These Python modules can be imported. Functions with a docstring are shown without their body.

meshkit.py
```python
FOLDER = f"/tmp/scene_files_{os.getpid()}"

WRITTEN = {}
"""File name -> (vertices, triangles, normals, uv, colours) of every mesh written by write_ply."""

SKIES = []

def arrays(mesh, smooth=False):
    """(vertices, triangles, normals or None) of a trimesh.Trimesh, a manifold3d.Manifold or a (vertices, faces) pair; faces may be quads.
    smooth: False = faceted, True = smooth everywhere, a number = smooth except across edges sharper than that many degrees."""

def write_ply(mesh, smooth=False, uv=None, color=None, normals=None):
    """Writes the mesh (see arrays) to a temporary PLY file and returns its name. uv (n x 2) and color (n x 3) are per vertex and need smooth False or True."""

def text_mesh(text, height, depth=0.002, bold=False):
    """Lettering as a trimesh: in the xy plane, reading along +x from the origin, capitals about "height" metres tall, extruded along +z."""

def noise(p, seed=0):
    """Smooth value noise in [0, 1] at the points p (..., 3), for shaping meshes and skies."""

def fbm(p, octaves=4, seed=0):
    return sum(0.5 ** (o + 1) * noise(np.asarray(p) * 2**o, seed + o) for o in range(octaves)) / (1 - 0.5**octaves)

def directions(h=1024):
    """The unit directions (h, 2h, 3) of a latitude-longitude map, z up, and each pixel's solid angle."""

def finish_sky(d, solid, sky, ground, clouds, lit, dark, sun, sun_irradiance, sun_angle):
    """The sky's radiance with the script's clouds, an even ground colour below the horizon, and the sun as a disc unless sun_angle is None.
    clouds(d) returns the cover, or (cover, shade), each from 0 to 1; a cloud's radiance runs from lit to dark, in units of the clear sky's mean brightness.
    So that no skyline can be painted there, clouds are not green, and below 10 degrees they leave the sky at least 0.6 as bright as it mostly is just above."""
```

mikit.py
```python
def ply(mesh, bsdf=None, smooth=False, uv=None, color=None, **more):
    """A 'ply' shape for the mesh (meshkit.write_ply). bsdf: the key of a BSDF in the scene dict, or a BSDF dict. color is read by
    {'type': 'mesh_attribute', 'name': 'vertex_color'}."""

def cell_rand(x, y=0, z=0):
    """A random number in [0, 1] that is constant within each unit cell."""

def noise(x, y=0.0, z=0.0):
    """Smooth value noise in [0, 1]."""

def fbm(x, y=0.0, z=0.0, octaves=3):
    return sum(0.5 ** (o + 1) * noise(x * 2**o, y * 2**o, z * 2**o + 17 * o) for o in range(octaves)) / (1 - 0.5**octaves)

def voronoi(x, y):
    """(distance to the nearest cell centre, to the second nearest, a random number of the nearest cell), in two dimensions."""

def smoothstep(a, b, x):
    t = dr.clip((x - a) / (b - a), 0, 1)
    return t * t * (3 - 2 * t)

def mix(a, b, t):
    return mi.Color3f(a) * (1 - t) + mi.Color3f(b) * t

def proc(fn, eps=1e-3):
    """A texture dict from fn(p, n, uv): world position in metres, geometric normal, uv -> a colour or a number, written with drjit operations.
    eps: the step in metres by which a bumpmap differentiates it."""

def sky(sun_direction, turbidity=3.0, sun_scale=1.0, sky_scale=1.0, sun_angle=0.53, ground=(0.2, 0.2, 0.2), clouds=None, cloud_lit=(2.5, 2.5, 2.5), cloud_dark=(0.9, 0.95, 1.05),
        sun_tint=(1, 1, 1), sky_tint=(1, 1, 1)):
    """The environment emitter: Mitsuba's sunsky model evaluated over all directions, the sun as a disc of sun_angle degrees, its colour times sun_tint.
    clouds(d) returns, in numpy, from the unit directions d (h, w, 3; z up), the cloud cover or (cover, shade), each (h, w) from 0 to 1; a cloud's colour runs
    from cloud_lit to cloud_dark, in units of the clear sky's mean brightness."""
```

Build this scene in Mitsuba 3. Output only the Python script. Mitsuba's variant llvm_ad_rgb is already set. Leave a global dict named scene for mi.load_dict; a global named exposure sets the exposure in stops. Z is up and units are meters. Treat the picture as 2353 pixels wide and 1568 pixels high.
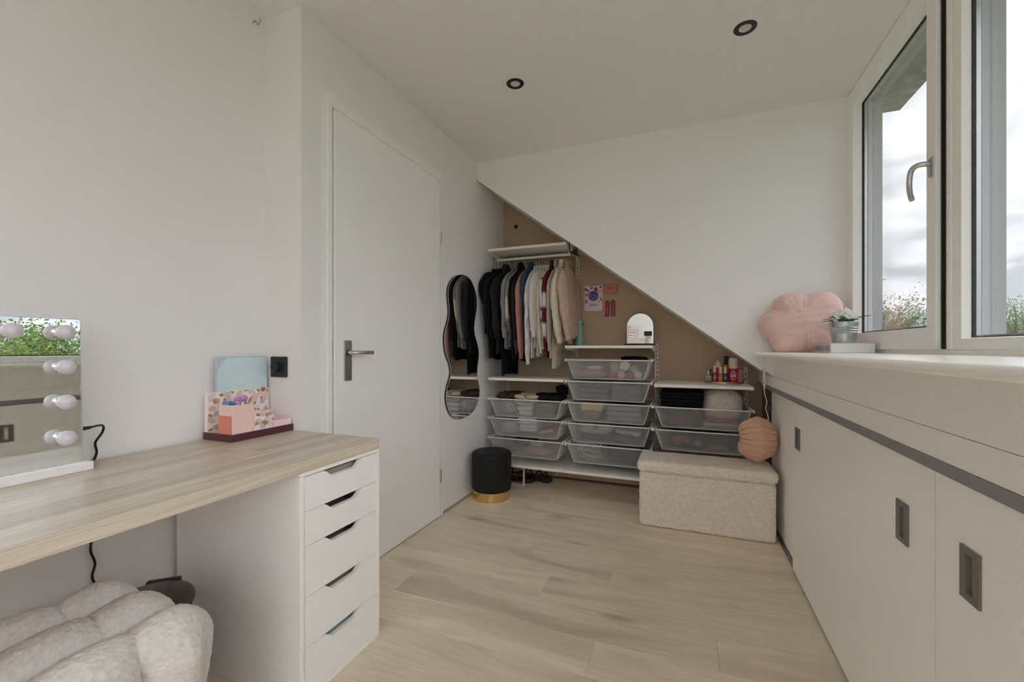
import math, random
import numpy as np
import trimesh, manifold3d as m3
import drjit as dr
import mitsuba as mi
import mikit, meshkit
from mikit import noise, fbm, voronoi, cell_rand, smoothstep, mix
from shapely.geometry import Polygon, box as sbox, Point
from shapely import affinity

T = mi.ScalarTransform4f
scene, labels = {}, {}

# ---------------------------------------------------------------- camera, sky, exposure
YAW = math.radians(21.823)
scene['camera'] = {
    'type': 'perspective', 'fov_axis': 'x', 'fov': 2 * math.degrees(math.atan(1176.5 / 984.27)),
    'principal_point_offset_y': -17.23 / 1568, 'near_clip': 0.02, 'far_clip': 500.0,
    'to_world': T().look_at(origin=[0, 0, 1.07], target=[-math.sin(YAW), math.cos(YAW), 1.07], up=[0, 0, 1])}
exposure = 4.42


def overcast(d):
    """A closed, broken-textured cloud deck: brighter overhead, as overcast skies are, with cloud edges from noise."""
    z = np.clip(d[..., 2], 0.03, 1)
    q = np.stack([d[..., 0] / (z + 0.16), d[..., 1] / (z + 0.16), 0 * z], -1)
    w = meshkit.fbm(q * 1.7 + [5.0, 1.0, 3.0], 4, seed=21)[..., None] - 0.5
    n = 0.55 * meshkit.fbm(q * 1.3 + w * 1.2 + [3.1, 7.7, 0.5], 6, seed=4) + 0.45 * meshkit.fbm(q * 3.6 + w * 1.5 + [1.3, 0.2, 0.0], 5, seed=9)
    n = np.clip((n - 0.40) / 0.20, 0, 1)
    n = n * n * (3 - 2 * n)
    return np.ones_like(z), np.clip(1.02 - 0.80 * np.clip(d[..., 2], 0, 1) - 0.27 * n, 0, 1)


scene['sky'] = mikit.sky([0.3, -0.7, 0.75], turbidity=4.0, sun_scale=0.0, ground=(0.16, 0.17, 0.13), clouds=overcast,
                         cloud_lit=(3.1, 3.1, 3.12), cloud_dark=(0.54, 0.575, 0.63))

# ---------------------------------------------------------------- materials: a few classes, colour per vertex
VC = {'type': 'mesh_attribute', 'name': 'vertex_color'}


def two(b):
    return {'type': 'twosided', 'bsdf': b}


def pr(rough=0.5, metallic=0.0, spec=0.5, base=VC, **k):
    return {'type': 'principled', 'base_color': base, 'roughness': rough, 'metallic': metallic, 'specular': spec, **k}


scene['mat_paint'] = two({'type': 'diffuse', 'reflectance': VC})
scene['mat_matte'] = two({'type': 'diffuse', 'reflectance': VC})
scene['mat_satin'] = two(pr(0.38, spec=0.4))
scene['mat_lacquer'] = two(pr(0.22, spec=0.5))
scene['mat_gloss'] = two(pr(0.12, spec=0.6))
scene['mat_metal'] = two(pr(0.32, metallic=1.0))
scene['mat_chrome'] = two(pr(0.1, metallic=1.0))
scene['mat_cloth'] = two({'type': 'diffuse', 'reflectance': VC})
scene['mat_velvet'] = two(pr(0.8, spec=0.1, sheen=1.0, sheen_tint=0.6))
scene['mat_mirror'] = two({'type': 'conductor', 'material': 'none', 'specular_reflectance': {'type': 'rgb', 'value': [0.86, 0.88, 0.87]}})
scene['mat_pane'] = {'type': 'thindielectric', 'int_ior': 1.5}
scene['mat_pane_tinted'] = {'type': 'thindielectric', 'int_ior': 1.5, 'specular_transmittance': {'type': 'rgb', 'value': [0.69, 0.70, 0.71]}}
scene['mat_glass'] = {'type': 'dielectric', 'int_ior': 1.5}
scene['mat_leaf'] = {'type': 'principledthin', 'base_color': VC, 'roughness': 0.5, 'diff_trans': 0.7, 'spec_trans': 0.0}


def bump(scale, fn, b, eps=5e-4):
    return {'type': 'bumpmap', 'texture': mikit.proc(fn, eps), 'scale': scale, 'bsdf': b}


scene['mat_boucle'] = two({'type': 'diffuse', 'reflectance': VC})
scene['mat_fleece'] = two({'type': 'diffuse', 'reflectance': VC})


def crush_h(p, n, uv):
    w = noise(p.x * 25, p.y * 25, p.z * 14) * 2
    return noise(p.x * 45 + w * 2, p.y * 45, p.z * 30 + w * 2) + 0.5 * noise(p.x * 120 + w * 3, p.y * 120, p.z * 90)


scene['mat_crushed'] = two(bump(0.006, crush_h, pr(0.5, spec=0.25, sheen=0.6, sheen_tint=0.3)))
PW, PL, PY0 = 0.184, 1.302, 1.569


def row_shift(row):
    return {0: -1.19, 1: -0.58, 2: -0.318, -1: -0.30, 6: -0.96}.get(row, (row * 0.617) % PL)


def floor_c(p, n, uv):
    row = dr.floor((p.y - PY0) / PW)
    sh = (row * 0.617) - dr.floor(row * 0.617 / PL) * PL
    for k, v in {0: -1.19, 1: -0.58, 2: -0.318, -1: -0.30, 6: -0.96}.items():
        sh = dr.select(row == k, v, sh)
    idx = dr.floor((p.x - sh) / PL)
    h = cell_rand(row + 50, idx + 50, 3)
    h2 = cell_rand(row + 50, idx + 50, 8)
    x, y = p.x + h * 31, p.y + h2 * 17
    warp = fbm(x * 1.6, y * 7, h * 9, 2) - 0.5
    cath = noise(x * 1.3 + h * 7, y * 6.5 + warp * 2.2, h2 * 5)
    ring = 0.5 + 0.5 * dr.sin(cath * 38 + warp * 9)
    grain = fbm(x * 6, y * 130 + warp * 14, h * 4, 2)
    fine = noise(x * 22, y * 520, h)
    dark = smoothstep(0.52, 0.85, fbm(x * 1.1 + 4, y * 8.5 + warp * 3, h2 * 3, 2))
    c = mix([0.775, 0.685, 0.565], [0.655, 0.555, 0.435], ring * 0.30 + 0.5 * smoothstep(0.35, 0.75, grain))
    c = mix(c, [0.52, 0.43, 0.34], dark * 0.75)
    k1, k2, kr = voronoi(x * 1.15, y * 3.2)
    knot = smoothstep(0.13, 0.02, k1) * dr.select(kr > 0.62, 1.0, 0.0)
    c = mix(c, [0.38, 0.30, 0.23], knot * 0.6)
    return c * (0.93 + 0.13 * h) * (0.965 + 0.07 * fine)


scene['mat_floor'] = two(pr(0.42, spec=0.38, base=mikit.proc(floor_c)))


def desk_c(p, n, uv):
    st = dr.floor(p.x / 0.052 + 0.35)
    h = cell_rand(st + 90, dr.floor(p.y / 0.9 + cell_rand(st + 90, 4)), 2)
    edge = dr.abs(n.z) < 0.5
    x = dr.select(edge, p.z * 1.6, p.x) + h * 3
    y = p.y + h * 11
    w = fbm(y * 2.2, x * 22, h * 3, 3) - 0.5
    g = fbm(y * 4, x * 190 + w * 16, h, 3)
    d = smoothstep(0.5, 0.8, fbm(y * 1.3, x * 45 + w * 6, 3.0, 3))
    c = mix([0.76, 0.665, 0.555], [0.60, 0.505, 0.40], smoothstep(0.3, 0.75, g) * 0.75 + d * 0.3)
    tone = dr.select(edge, 1.02, 0.86 + 0.22 * h)
    return c * tone * (0.96 + 0.08 * noise(y * 30, x * 900))


scene['mat_desk'] = two({'type': 'roughplastic', 'diffuse_reflectance': mikit.proc(desk_c), 'alpha': 0.09, 'int_ior': 1.46, 'distribution': 'ggx'})


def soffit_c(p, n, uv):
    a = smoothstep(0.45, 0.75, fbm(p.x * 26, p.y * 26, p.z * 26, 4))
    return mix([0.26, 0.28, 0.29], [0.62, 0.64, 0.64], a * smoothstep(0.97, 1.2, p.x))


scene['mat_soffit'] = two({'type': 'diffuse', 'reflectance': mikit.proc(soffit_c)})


# ---------------------------------------------------------------- mesh helpers
def S(r, g, b):
    """sRGB 0-255 to linear."""
    f = lambda c: c / 12.92 if c <= 0.04045 else ((c + 0.055) / 1.055) ** 2.4
    return tuple(f(v / 255) for v in (r, g, b))


def cat(*ms):
    ms = [m for m in (ms[0] if len(ms) == 1 and isinstance(ms[0], (list, tuple)) else ms)]
    return trimesh.util.concatenate(ms)


def tm(man):
    m = man.to_mesh()
    return trimesh.Trimesh(m.vert_properties[:, :3], m.tri_verts, process=False)


def man(t):
    t = t.copy(); t.merge_vertices()
    return m3.Manifold(m3.Mesh(np.asarray(t.vertices, np.float32), np.asarray(t.faces, np.uint32)))


def cbox(lo, hi, b=0.0015):
    lo, hi = np.minimum(lo, hi).astype(float), np.maximum(lo, hi).astype(float)
    b = min(b, 0.49 * float((hi - lo).min()))
    if b <= 0:
        m = trimesh.creation.box(extents=hi - lo); m.apply_translation((lo + hi) / 2); return m
    pts = []
    for sx in (0, 1):
        for sy in (0, 1):
            for sz in (0, 1):
                c = np.where([sx, sy, sz], hi, lo)
                s = np.where([sx, sy, sz], -1, 1)
                for k in range(3):
                    q = c + s * b; q[k] = c[k]; pts.append(q)
    return trimesh.Trimesh(pts, process=False).convex_hull


def rbox(lo, hi, r, seg=12):
    """Box with properly rounded edges (hull of eight spheres)."""
    lo, hi = np.asarray(lo, float), np.asarray(hi, float)
    r = min(r, 0.499 * float((hi - lo).min()))
    s = m3.Manifold.sphere(r, seg)
    return tm(m3.Manifold.batch_hull([s.translate([float(v) for v in np.where([i & 1, i & 2, i & 4], hi - r, lo + r)]) for i in range(8)]))


def prism(poly, depth, axis='z', at=0.0):
    """Extrude a shapely polygon. axis z: polygon (x,y); axis y: polygon (x,z); axis x: polygon (y,z). From at to at+depth."""
    if isinstance(poly, (list, tuple)):
        poly = Polygon(poly)
    parts = [trimesh.creation.extrude_polygon(g, abs(depth), engine='earcut') for g in getattr(poly, 'geoms', [poly])]
    m = cat(parts)
    v = m.vertices.copy()
    v[:, 2] += at if depth > 0 else at + depth
    if axis == 'y':
        v = v[:, [0, 2, 1]]; f = m.faces[:, ::-1]
    elif axis == 'x':
        v = v[:, [2, 0, 1]]; f = m.faces
    else:
        f = m.faces
    return trimesh.Trimesh(v, f, process=False)


def tube(pts, r, sides=8, closed=False, caps=True):
    p = np.asarray(pts, float)
    n = len(p)
    t = np.roll(p, -1, 0) - np.roll(p, 1, 0) if closed else np.gradient(p, axis=0)
    t /= np.linalg.norm(t, axis=1, keepdims=True) + 1e-12
    a = np.cross(t[0], [0, 0, 1.0] if abs(t[0][2]) < 0.9 else [1.0, 0, 0]); a /= np.linalg.norm(a)
    A = []
    for i in range(n):
        a = a - t[i] * (a @ t[i]); a /= np.linalg.norm(a) + 1e-12; A.append(a)
    A = np.array(A); B = np.cross(t, A)
    ang = np.arange(sides) * 2 * np.pi / sides
    rr = np.broadcast_to(np.asarray(r, float), (n,))
    v = p[:, None] + rr[:, None, None] * (np.cos(ang)[None, :, None] * A[:, None] + np.sin(ang)[None, :, None] * B[:, None])
    m = n if closed else n - 1
    i, j = np.meshgrid(np.arange(m), np.arange(sides), indexing='ij')
    i2, j2 = (i + 1) % n, (j + 1) % sides
    q = np.stack([i * sides + j, i * sides + j2, i2 * sides + j2, i2 * sides + j], -1).reshape(-1, 4)
    f = np.vstack([q[:, [0, 1, 2]], q[:, [0, 2, 3]]])
    v = v.reshape(-1, 3)
    if caps and not closed:
        k = len(v)
        v = np.vstack([v, p[0], p[-1]])
        c0 = [[k, (s + 1) % sides, s] for s in range(sides)]
        o = (n - 1) * sides
        c1 = [[k + 1, o + s, o + (s + 1) % sides] for s in range(sides)]
        f = np.vstack([f, c0, c1])
    return trimesh.Trimesh(v, f, process=False)


def spline(pts, n=24, closed=False):
    from scipy.interpolate import CubicSpline
    p = np.asarray(pts, float)
    if closed:
        p = np.vstack([p, p[:1]])
    d = np.r_[0, np.cumsum(np.linalg.norm(np.diff(p, axis=0), axis=1))]
    cs = CubicSpline(d, p, bc_type='periodic' if closed else 'natural')
    return cs(np.linspace(0, d[-1], n, endpoint=not closed))


def lathe(prof, sections=40):
    """prof: (r, z) pairs from bottom to top."""
    p = np.asarray(prof, float)
    ang = np.arange(sections) * 2 * np.pi / sections
    v = np.stack([p[:, None, 0] * np.cos(ang), p[:, None, 0] * np.sin(ang), np.broadcast_to(p[:, 1:2], (len(p), sections))], -1).reshape(-1, 3)
    i, j = np.meshgrid(np.arange(len(p) - 1), np.arange(sections), indexing='ij')
    j2 = (j + 1) % sections
    q = np.stack([i * sections + j, i * sections + j2, (i + 1) * sections + j2, (i + 1) * sections + j], -1).reshape(-1, 4)
    m = trimesh.Trimesh(v, np.vstack([q[:, [0, 1, 2]], q[:, [0, 2, 3]]]), process=False)
    m.update_faces(m.nondegenerate_faces())
    return m


def grid_mesh(P, wrap_u=False, wrap_v=False):
    """P (nu, nv, 3)"""
    nu, nv = P.shape[:2]
    i, j = np.meshgrid(np.arange(nu if wrap_u else nu - 1), np.arange(nv if wrap_v else nv - 1), indexing='ij')
    i2, j2 = (i + 1) % nu, (j + 1) % nv
    q = np.stack([i * nv + j, i2 * nv + j, i2 * nv + j2, i * nv + j2], -1).reshape(-1, 4)
    return trimesh.Trimesh(P.reshape(-1, 3), np.vstack([q[:, [0, 1, 2]], q[:, [0, 2, 3]]]), process=False)


def mv(m, loc=(0, 0, 0), rz=0.0, rx=0.0, ry=0.0, s=1.0):
    m = m.copy()
    R = trimesh.transformations.euler_matrix(rx, ry, rz, 'sxyz')
    if np.ndim(s) or s != 1.0:
        m.vertices = m.vertices * s
    m.apply_transform(R); m.apply_translation(loc)
    return m


USED = set()


def free(key):
    if key not in USED:
        USED.add(key); return key
    k = 1
    while f'{key}_{k:03d}' in USED:
        k += 1
    USED.add(f'{key}_{k:03d}')
    return f'{key}_{k:03d}'


def put(name, mesh, mat='paint', color=(0.8, 0.8, 0.8), parent=None, smooth=False, label=None, cat_=None, group=None, kind=None, cfn=None):
    """One entry of the scene. color: one linear rgb, or cfn(vertices) -> rgb per vertex."""
    key = free(f'{parent}__{name}' if parent else name)
    if smooth is not False and smooth is not True:
        m = mesh.copy(); m.merge_vertices()
        mesh = trimesh.graph.smooth_shade(m, angle=math.radians(smooth), facet_minarea=None); smooth = True
    bs = 'mat_' + mat
    uses_vc = mat not in ('mirror', 'pane', 'pane_tinted', 'glass', 'floor', 'desk', 'soffit') and not mat.startswith('x')
    col = None
    if uses_vc:
        col = cfn(np.asarray(mesh.vertices)) if cfn else np.tile(np.asarray(color, float), (len(mesh.vertices), 1))
    scene[key] = mikit.ply(mesh, bs, smooth=smooth, color=col)
    tag(key, label, cat_, group, kind)
    return key


def tag(key, label=None, cat_=None, group=None, kind=None):
    d = {k: v for k, v in (('label', label), ('category', cat_), ('group', group), ('kind', kind)) if v}
    if d:
        labels[key] = d


def thing(name, label, cat_, group=None):
    key = free(name)
    tag(key, label, cat_, group)
    return key


def text(s, h, depth, origin, right, up, bold=False, center=True, width=None):
    """Lettering as geometry: reads along `right`, `up` is up; extruded along right x up."""
    m = meshkit.text_mesh(s, h, depth, bold)
    v = m.vertices.copy()
    if width:
        v[:, 0] *= width / (v[:, 0].max() - v[:, 0].min())
    if center:
        v[:, 0] -= (v[:, 0].max() + v[:, 0].min()) / 2
    r, u = np.asarray(right, float), np.asarray(up, float)
    o = np.cross(r, u)
    return trimesh.Trimesh(np.asarray(origin) + v[:, :1] * r + v[:, 1:2] * u + v[:, 2:] * o, m.faces, process=False)


WALL = (0.868, 0.850, 0.848)
WHITE = (0.88, 0.866, 0.862)
CEIL = (0.866, 0.845, 0.828)
BROWN = (0.53, 0.40, 0.295)
rng = np.random.default_rng(7)

# ================================================================ the setting
XL, XA, Y0, YA, Y1, Y2, ZC = -1.447, -1.657, -1.70, 1.302, 2.904, 3.42, 2.471
SL = -0.743                                                                  # the roof's slope along x


def slope_z(x):
    return 2.350 + SL * (x + 1.447)


put('floor', cbox((-1.80, Y0 - 0.1, -0.12), (0.62, Y2 + 0.1, -0.0065), 0), 'paint', (0.25, 0.2, 0.15), kind='structure')
for row in range(-18, 11):
    ya, yb = max(PY0 + row * PW, Y0), min(PY0 + (row + 1) * PW, Y2)
    if yb - ya < 0.01:
        continue
    sh = row_shift(row)
    k = math.floor((-1.66 - sh) / PL)
    while sh + k * PL < 0.56:
        xa, xb = max(sh + k * PL, -1.66), min(sh + (k + 1) * PL, 0.56)
        k += 1
        if xb - xa > 0.01:
            put('plank', cbox((xa + 0.0003, ya + 0.0003, -0.0065), (xb - 0.0003, yb - 0.0003, 0), 0.0007), 'floor', parent='floor')

# left wall with the doorway, and the deeper wall of the desk niche
wl = man(cbox((-1.80, YA, -0.1), (XL, Y2 + 0.1, 2.6), 0)) - man(cbox((-1.75, 1.412, -0.2), (-1.40, 2.398, 2.196), 0))
put('wall_left', tm(wl), 'paint', WALL, kind='structure')
put('wall_left_niche', cbox((-1.80, Y0 - 0.1, -0.1), (XA, YA, 2.6), 0), 'paint', WALL, kind='structure')
wr = sbox(-1.80, -0.1, 1.02, 2.6).difference(sbox(-0.38, 0.0, 0.80, 2.36))
put('wall_rear', prism(wr, 0.12, 'y', Y0 - 0.12), 'paint', WALL, kind='structure')
w4 = thing('door_2', None, None); tag(w4, 'glazed double door in the wall behind the camera', None, None, 'structure')
for xa, xb in ((-0.379, 0.209), (0.211, 0.799)):
    put('leaf', prism(sbox(xa, 0.006, xb, 2.359).difference(sbox(xa + 0.065, 0.11, xb - 0.065, 2.295)), 0.05, 'y', Y0 - 0.075), 'satin', (0.84, 0.83, 0.80), w4)
    pv = np.array([[xa + 0.06, Y0 - 0.05, 0.105], [xb - 0.06, Y0 - 0.05, 0.105], [xb - 0.06, Y0 - 0.05, 2.30], [xa + 0.06, Y0 - 0.05, 2.30]])
    put('pane', trimesh.Trimesh(pv, [[0, 2, 1], [0, 3, 2]], process=False), 'pane', parent=w4)
put('wall_back', cbox((-1.80, Y2, -0.1), (0.70, Y2 + 0.1, 2.6), 0), 'paint', BROWN, kind='structure')
ce = sbox(-1.80, Y0 - 0.12, 0.98, Y1 + 0.03).difference(sbox(-0.90, -1.50, 0.25, -0.65))
put('ceiling', prism(ce, 0.14, 'z', ZC), 'paint', CEIL, kind='structure')
w6 = thing('window_4', None, None); tag(w6, 'flat skylight in the ceiling behind the camera', None, None, 'structure')
put('frame', prism(sbox(-0.93, -1.53, 0.28, -0.62).difference(sbox(-0.86, -1.46, 0.21, -0.69)), 0.05, 'z', ZC + 0.141), 'satin', (0.84, 0.83, 0.80), w6)
pv = np.array([[-0.88, -1.48, ZC + 0.16], [0.23, -1.48, ZC + 0.16], [0.23, -0.67, ZC + 0.16], [-0.88, -0.67, ZC + 0.16]])
put('pane', trimesh.Trimesh(pv, [[0, 1, 2], [0, 2, 3]], process=False), 'pane', parent=w6)
# dormer cheek: the white wall that ends on the roof slope
dc = Polygon([(XL, 2.60), (XL, slope_z(XL)), (0.56, slope_z(0.56)), (0.97, 0.80), (0.97, 2.60)])
put('wall_dormer', prism(dc, 0.10, 'y', Y1), 'paint', WALL, kind='structure')
# sloping ceiling of the nook behind it
pa = [(XL, slope_z(XL) - 0.004), (0.60, slope_z(0.60) - 0.004), (0.60, slope_z(0.60) + 0.1), (XL, slope_z(XL) + 0.1)]
put('ceiling_slope', prism(Polygon(pa), Y2 - Y1 - 0.02, 'y', Y1 + 0.02), 'paint', WALL, kind='structure')
un = np.array([1, SL]) / math.hypot(1, SL)
nn = np.array([un[1], -un[0]])                                               # below the slope
a, b = np.array([XL, slope_z(XL)]), np.array([0.435, slope_z(0.435)])
bead = Polygon([a + nn * -0.004, b + nn * -0.004, b + nn * 0.014, a + nn * 0.014 + np.array([0.012, 0])])
put('trim_1', prism(bead, 0.05, 'y', Y1 - 0.003), 'paint', WHITE, kind='structure', smooth=False)

# skirting strip of bare wood beside the door, dark strip at the back wall
sk = Polygon([(XL, 0), (XL + 0.012, 0), (XL + 0.012, 0.004), (XL, 0.016)])
put('baseboard_left', prism(sk, 0.98, 'y', 2.41), 'satin', (0.42, 0.34, 0.25), kind='structure')
put('baseboard_back', cbox((XL, Y2 - 0.012, 0), (0.48, Y2, 0.016), 0.002), 'satin', (0.10, 0.06, 0.045), kind='structure')

# door_1: frame, leaf, lever, hinges
DX = XL
d = thing('door_1', None, None); tag(d, 'flush white interior door with a lever handle in the left wall', None, None, 'structure')
fr = prism(sbox(1.410, 0, 2.400, 2.198).difference(sbox(1.462, -0.1, 2.368, 2.140)), 0.10, 'x', DX - 0.098)
put('frame', fr, 'satin', WHITE, d)
lip = prism(sbox(1.437, 0.002, 2.376, 2.172).difference(sbox(1.462, -0.1, 2.368, 2.145)), 0.004, 'x', DX + 0.0018)
put('frame_lip', lip, 'satin', WHITE, d)
leaf = put('leaf', cat(cbox((DX - 0.036, 1.470, 0.006), (DX + 0.012, 2.355, 2.133), 0.002)), 'satin', WHITE, d)
put('gap_shadow_seal', cbox((DX - 0.03, 1.463, 0.01), (DX - 0.004, 1.469, 2.135), 0), 'matte', (0.03, 0.028, 0.025), d)
plate = prism(sbox(1.524, 0.922, 1.567, 1.107).buffer(-0.006).buffer(0.006), 0.008, 'x', DX + 0.012)
h = put('handle', plate, 'metal', (0.50, 0.49, 0.48), d, label='brushed metal lever on a long plate')
lev = cat(tube([(DX + 0.02, 1.546, 1.051), (DX + 0.045, 1.546, 1.051), (DX + 0.058, 1.551, 1.051), (DX + 0.062, 1.566, 1.051), (DX + 0.062, 1.60, 1.051)], [0.0105, 0.0105, 0.0105, 0.0095, 0.009], 14),
          rbox((DX + 0.055, 1.590, 1.042), (DX + 0.069, 1.665, 1.060), 0.004))
put('lever', lev, 'metal', (0.62, 0.61, 0.60), h, smooth=40)
put('rose', mv(lathe([(0.0, 0), (0.0125, 0), (0.0125, 0.004), (0.0, 0.004)], 20), (DX + 0.02, 1.546, 1.051), ry=math.pi / 2), 'matte', (0.02, 0.02, 0.02), h)
for z in (0.936, 1.093):
    put('screw', mv(lathe([(0, 0.0025), (0.0045, 0.002), (0.005, 0)][::-1], 12), (DX + 0.02, 1.546, z), ry=math.pi / 2), 'metal', (0.3, 0.3, 0.3), h, smooth=40)
put('strike_plate', cbox((DX + 0.001, 1.449, 1.030), (DX + 0.004, 1.466, 1.092), 0.0008), 'metal', (0.42, 0.44, 0.46), d)
for z in (1.775, 0.259):
    hg = cat(mv(trimesh.creation.cylinder(0.0075, 0.075, sections=14), (DX + 0.013, 2.359, z)), cbox((DX + 0.004, 2.350, z - 0.0375), (DX + 0.013, 2.368, z + 0.0375), 0.001))
    put('hinge', hg, 'metal', (0.5, 0.49, 0.47), d)

# right side: outer wall, built-in cupboard, sill, windows
put('wall_right', cat(cbox((0.62, Y0, -0.1), (0.975, Y2 + 0.1, 1.02), 0)), 'paint', WALL, kind='structure')
WX = 0.487
cab = thing('cupboard', 'long built-in cupboard with cream sliding doors under the window sill', 'cupboard')
put('upper_panel', cbox((WX, Y0 + 0.005, 0.9025), (WX + 0.02, Y1 - 0.002, 1.024), 0.001), 'satin', (0.83, 0.81, 0.78), cab)
put('rail_panel', cbox((WX - 0.0025, Y0 + 0.005, 0.842), (WX + 0.02, Y2 - 0.005, 0.9015), 0.001), 'satin', (0.83, 0.81, 0.78), cab)
put('track', cbox((WX - 0.006, Y0 + 0.005, 0.817), (WX + 0.05, Y2 - 0.005, 0.8415), 0.001), 'satin', (0.235, 0.235, 0.235), cab, label='grey aluminium track')
put('floor_track', cbox((WX + 0.004, 2.42, 0.0), (WX + 0.035, Y2 - 0.005, 0.007), 0.001), 'metal', (0.32, 0.32, 0.33), cab)
DOORC = (0.83, 0.81, 0.78)


def recess(x, ya, yb, z0, z1, dr_, dcol=None):
    """Flush pull: a grey frame around a pocket, set in a door face at x."""
    o = sbox(ya, z0, yb, z1)
    i = sbox(ya + 0.018, z0 + 0.013, yb - 0.018, z1 - 0.013)
    fr = cat(prism(o.difference(i), 0.0045, 'x', x - 0.0045), prism(i.buffer(0.001, join_style=2).difference(i), 0.007, 'x', x - 0.001))
    h = put('handle', fr, 'satin', (0.15, 0.142, 0.13), dr_, label='recessed grey metal pull')
    put('pocket', cbox((x + 0.006, ya + 0.015, z0 + 0.012), (x + 0.008, yb - 0.015, z1 - 0.012), 0), 'satin', dcol or DOORC, h)


def sdoor(y0, y1, x, holes, col):
    o = sbox(y0, 0.012, y1, 0.814)
    for (a, b, c, e) in holes:
        o = o.difference(sbox(a + 0.015, c + 0.012, b - 0.015, e - 0.012))
    dk = put('door', prism(o, 0.018, 'x', x), 'satin', col, cab)
    for (a, b, c, e) in holes:
        recess(x, a, b, c, e, dk, col)


sdoor(Y0 + 0.01, 1.1555, WX, [(1.006, 1.063, 0.607, 0.704)], DOORC)
sdoor(1.1585, 2.412, WX, [(1.267, 1.324, 0.607, 0.704), (2.268, 2.350, 0.607, 0.704)], DOORC)
sdoor(2.380, 3.075, WX + 0.022, [], DOORC)
sdoor(3.078, 3.262, WX + 0.022, [(3.155, 3.205, 0.607, 0.704)], (0.16, 0.075, 0.055))
sdoor(3.265, Y2 - 0.006, WX + 0.022, [], (0.22, 0.125, 0.09))

# window sill with a rounded nose
sp = sbox(0.402, 1.025, 0.865, 1.048).union(affinity.scale(Point(0.402, 1.0365).buffer(0.0115, 8), 1.0, 1.0))
put('window_sill', prism(sp, Y1 - Y0 - 0.004, 'y', Y0 + 0.002), 'lacquer', (0.85, 0.83, 0.795), kind='structure')


def ring(y0, y1, z0, z1, w, x, dx, wz=None):
    wz = w if wz is None else wz
    return prism(sbox(y0, z0, y1, z1).difference(sbox(y0 + w, z0 + wz, y1 - w, z1 - wz)), dx, 'x', x)


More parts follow.
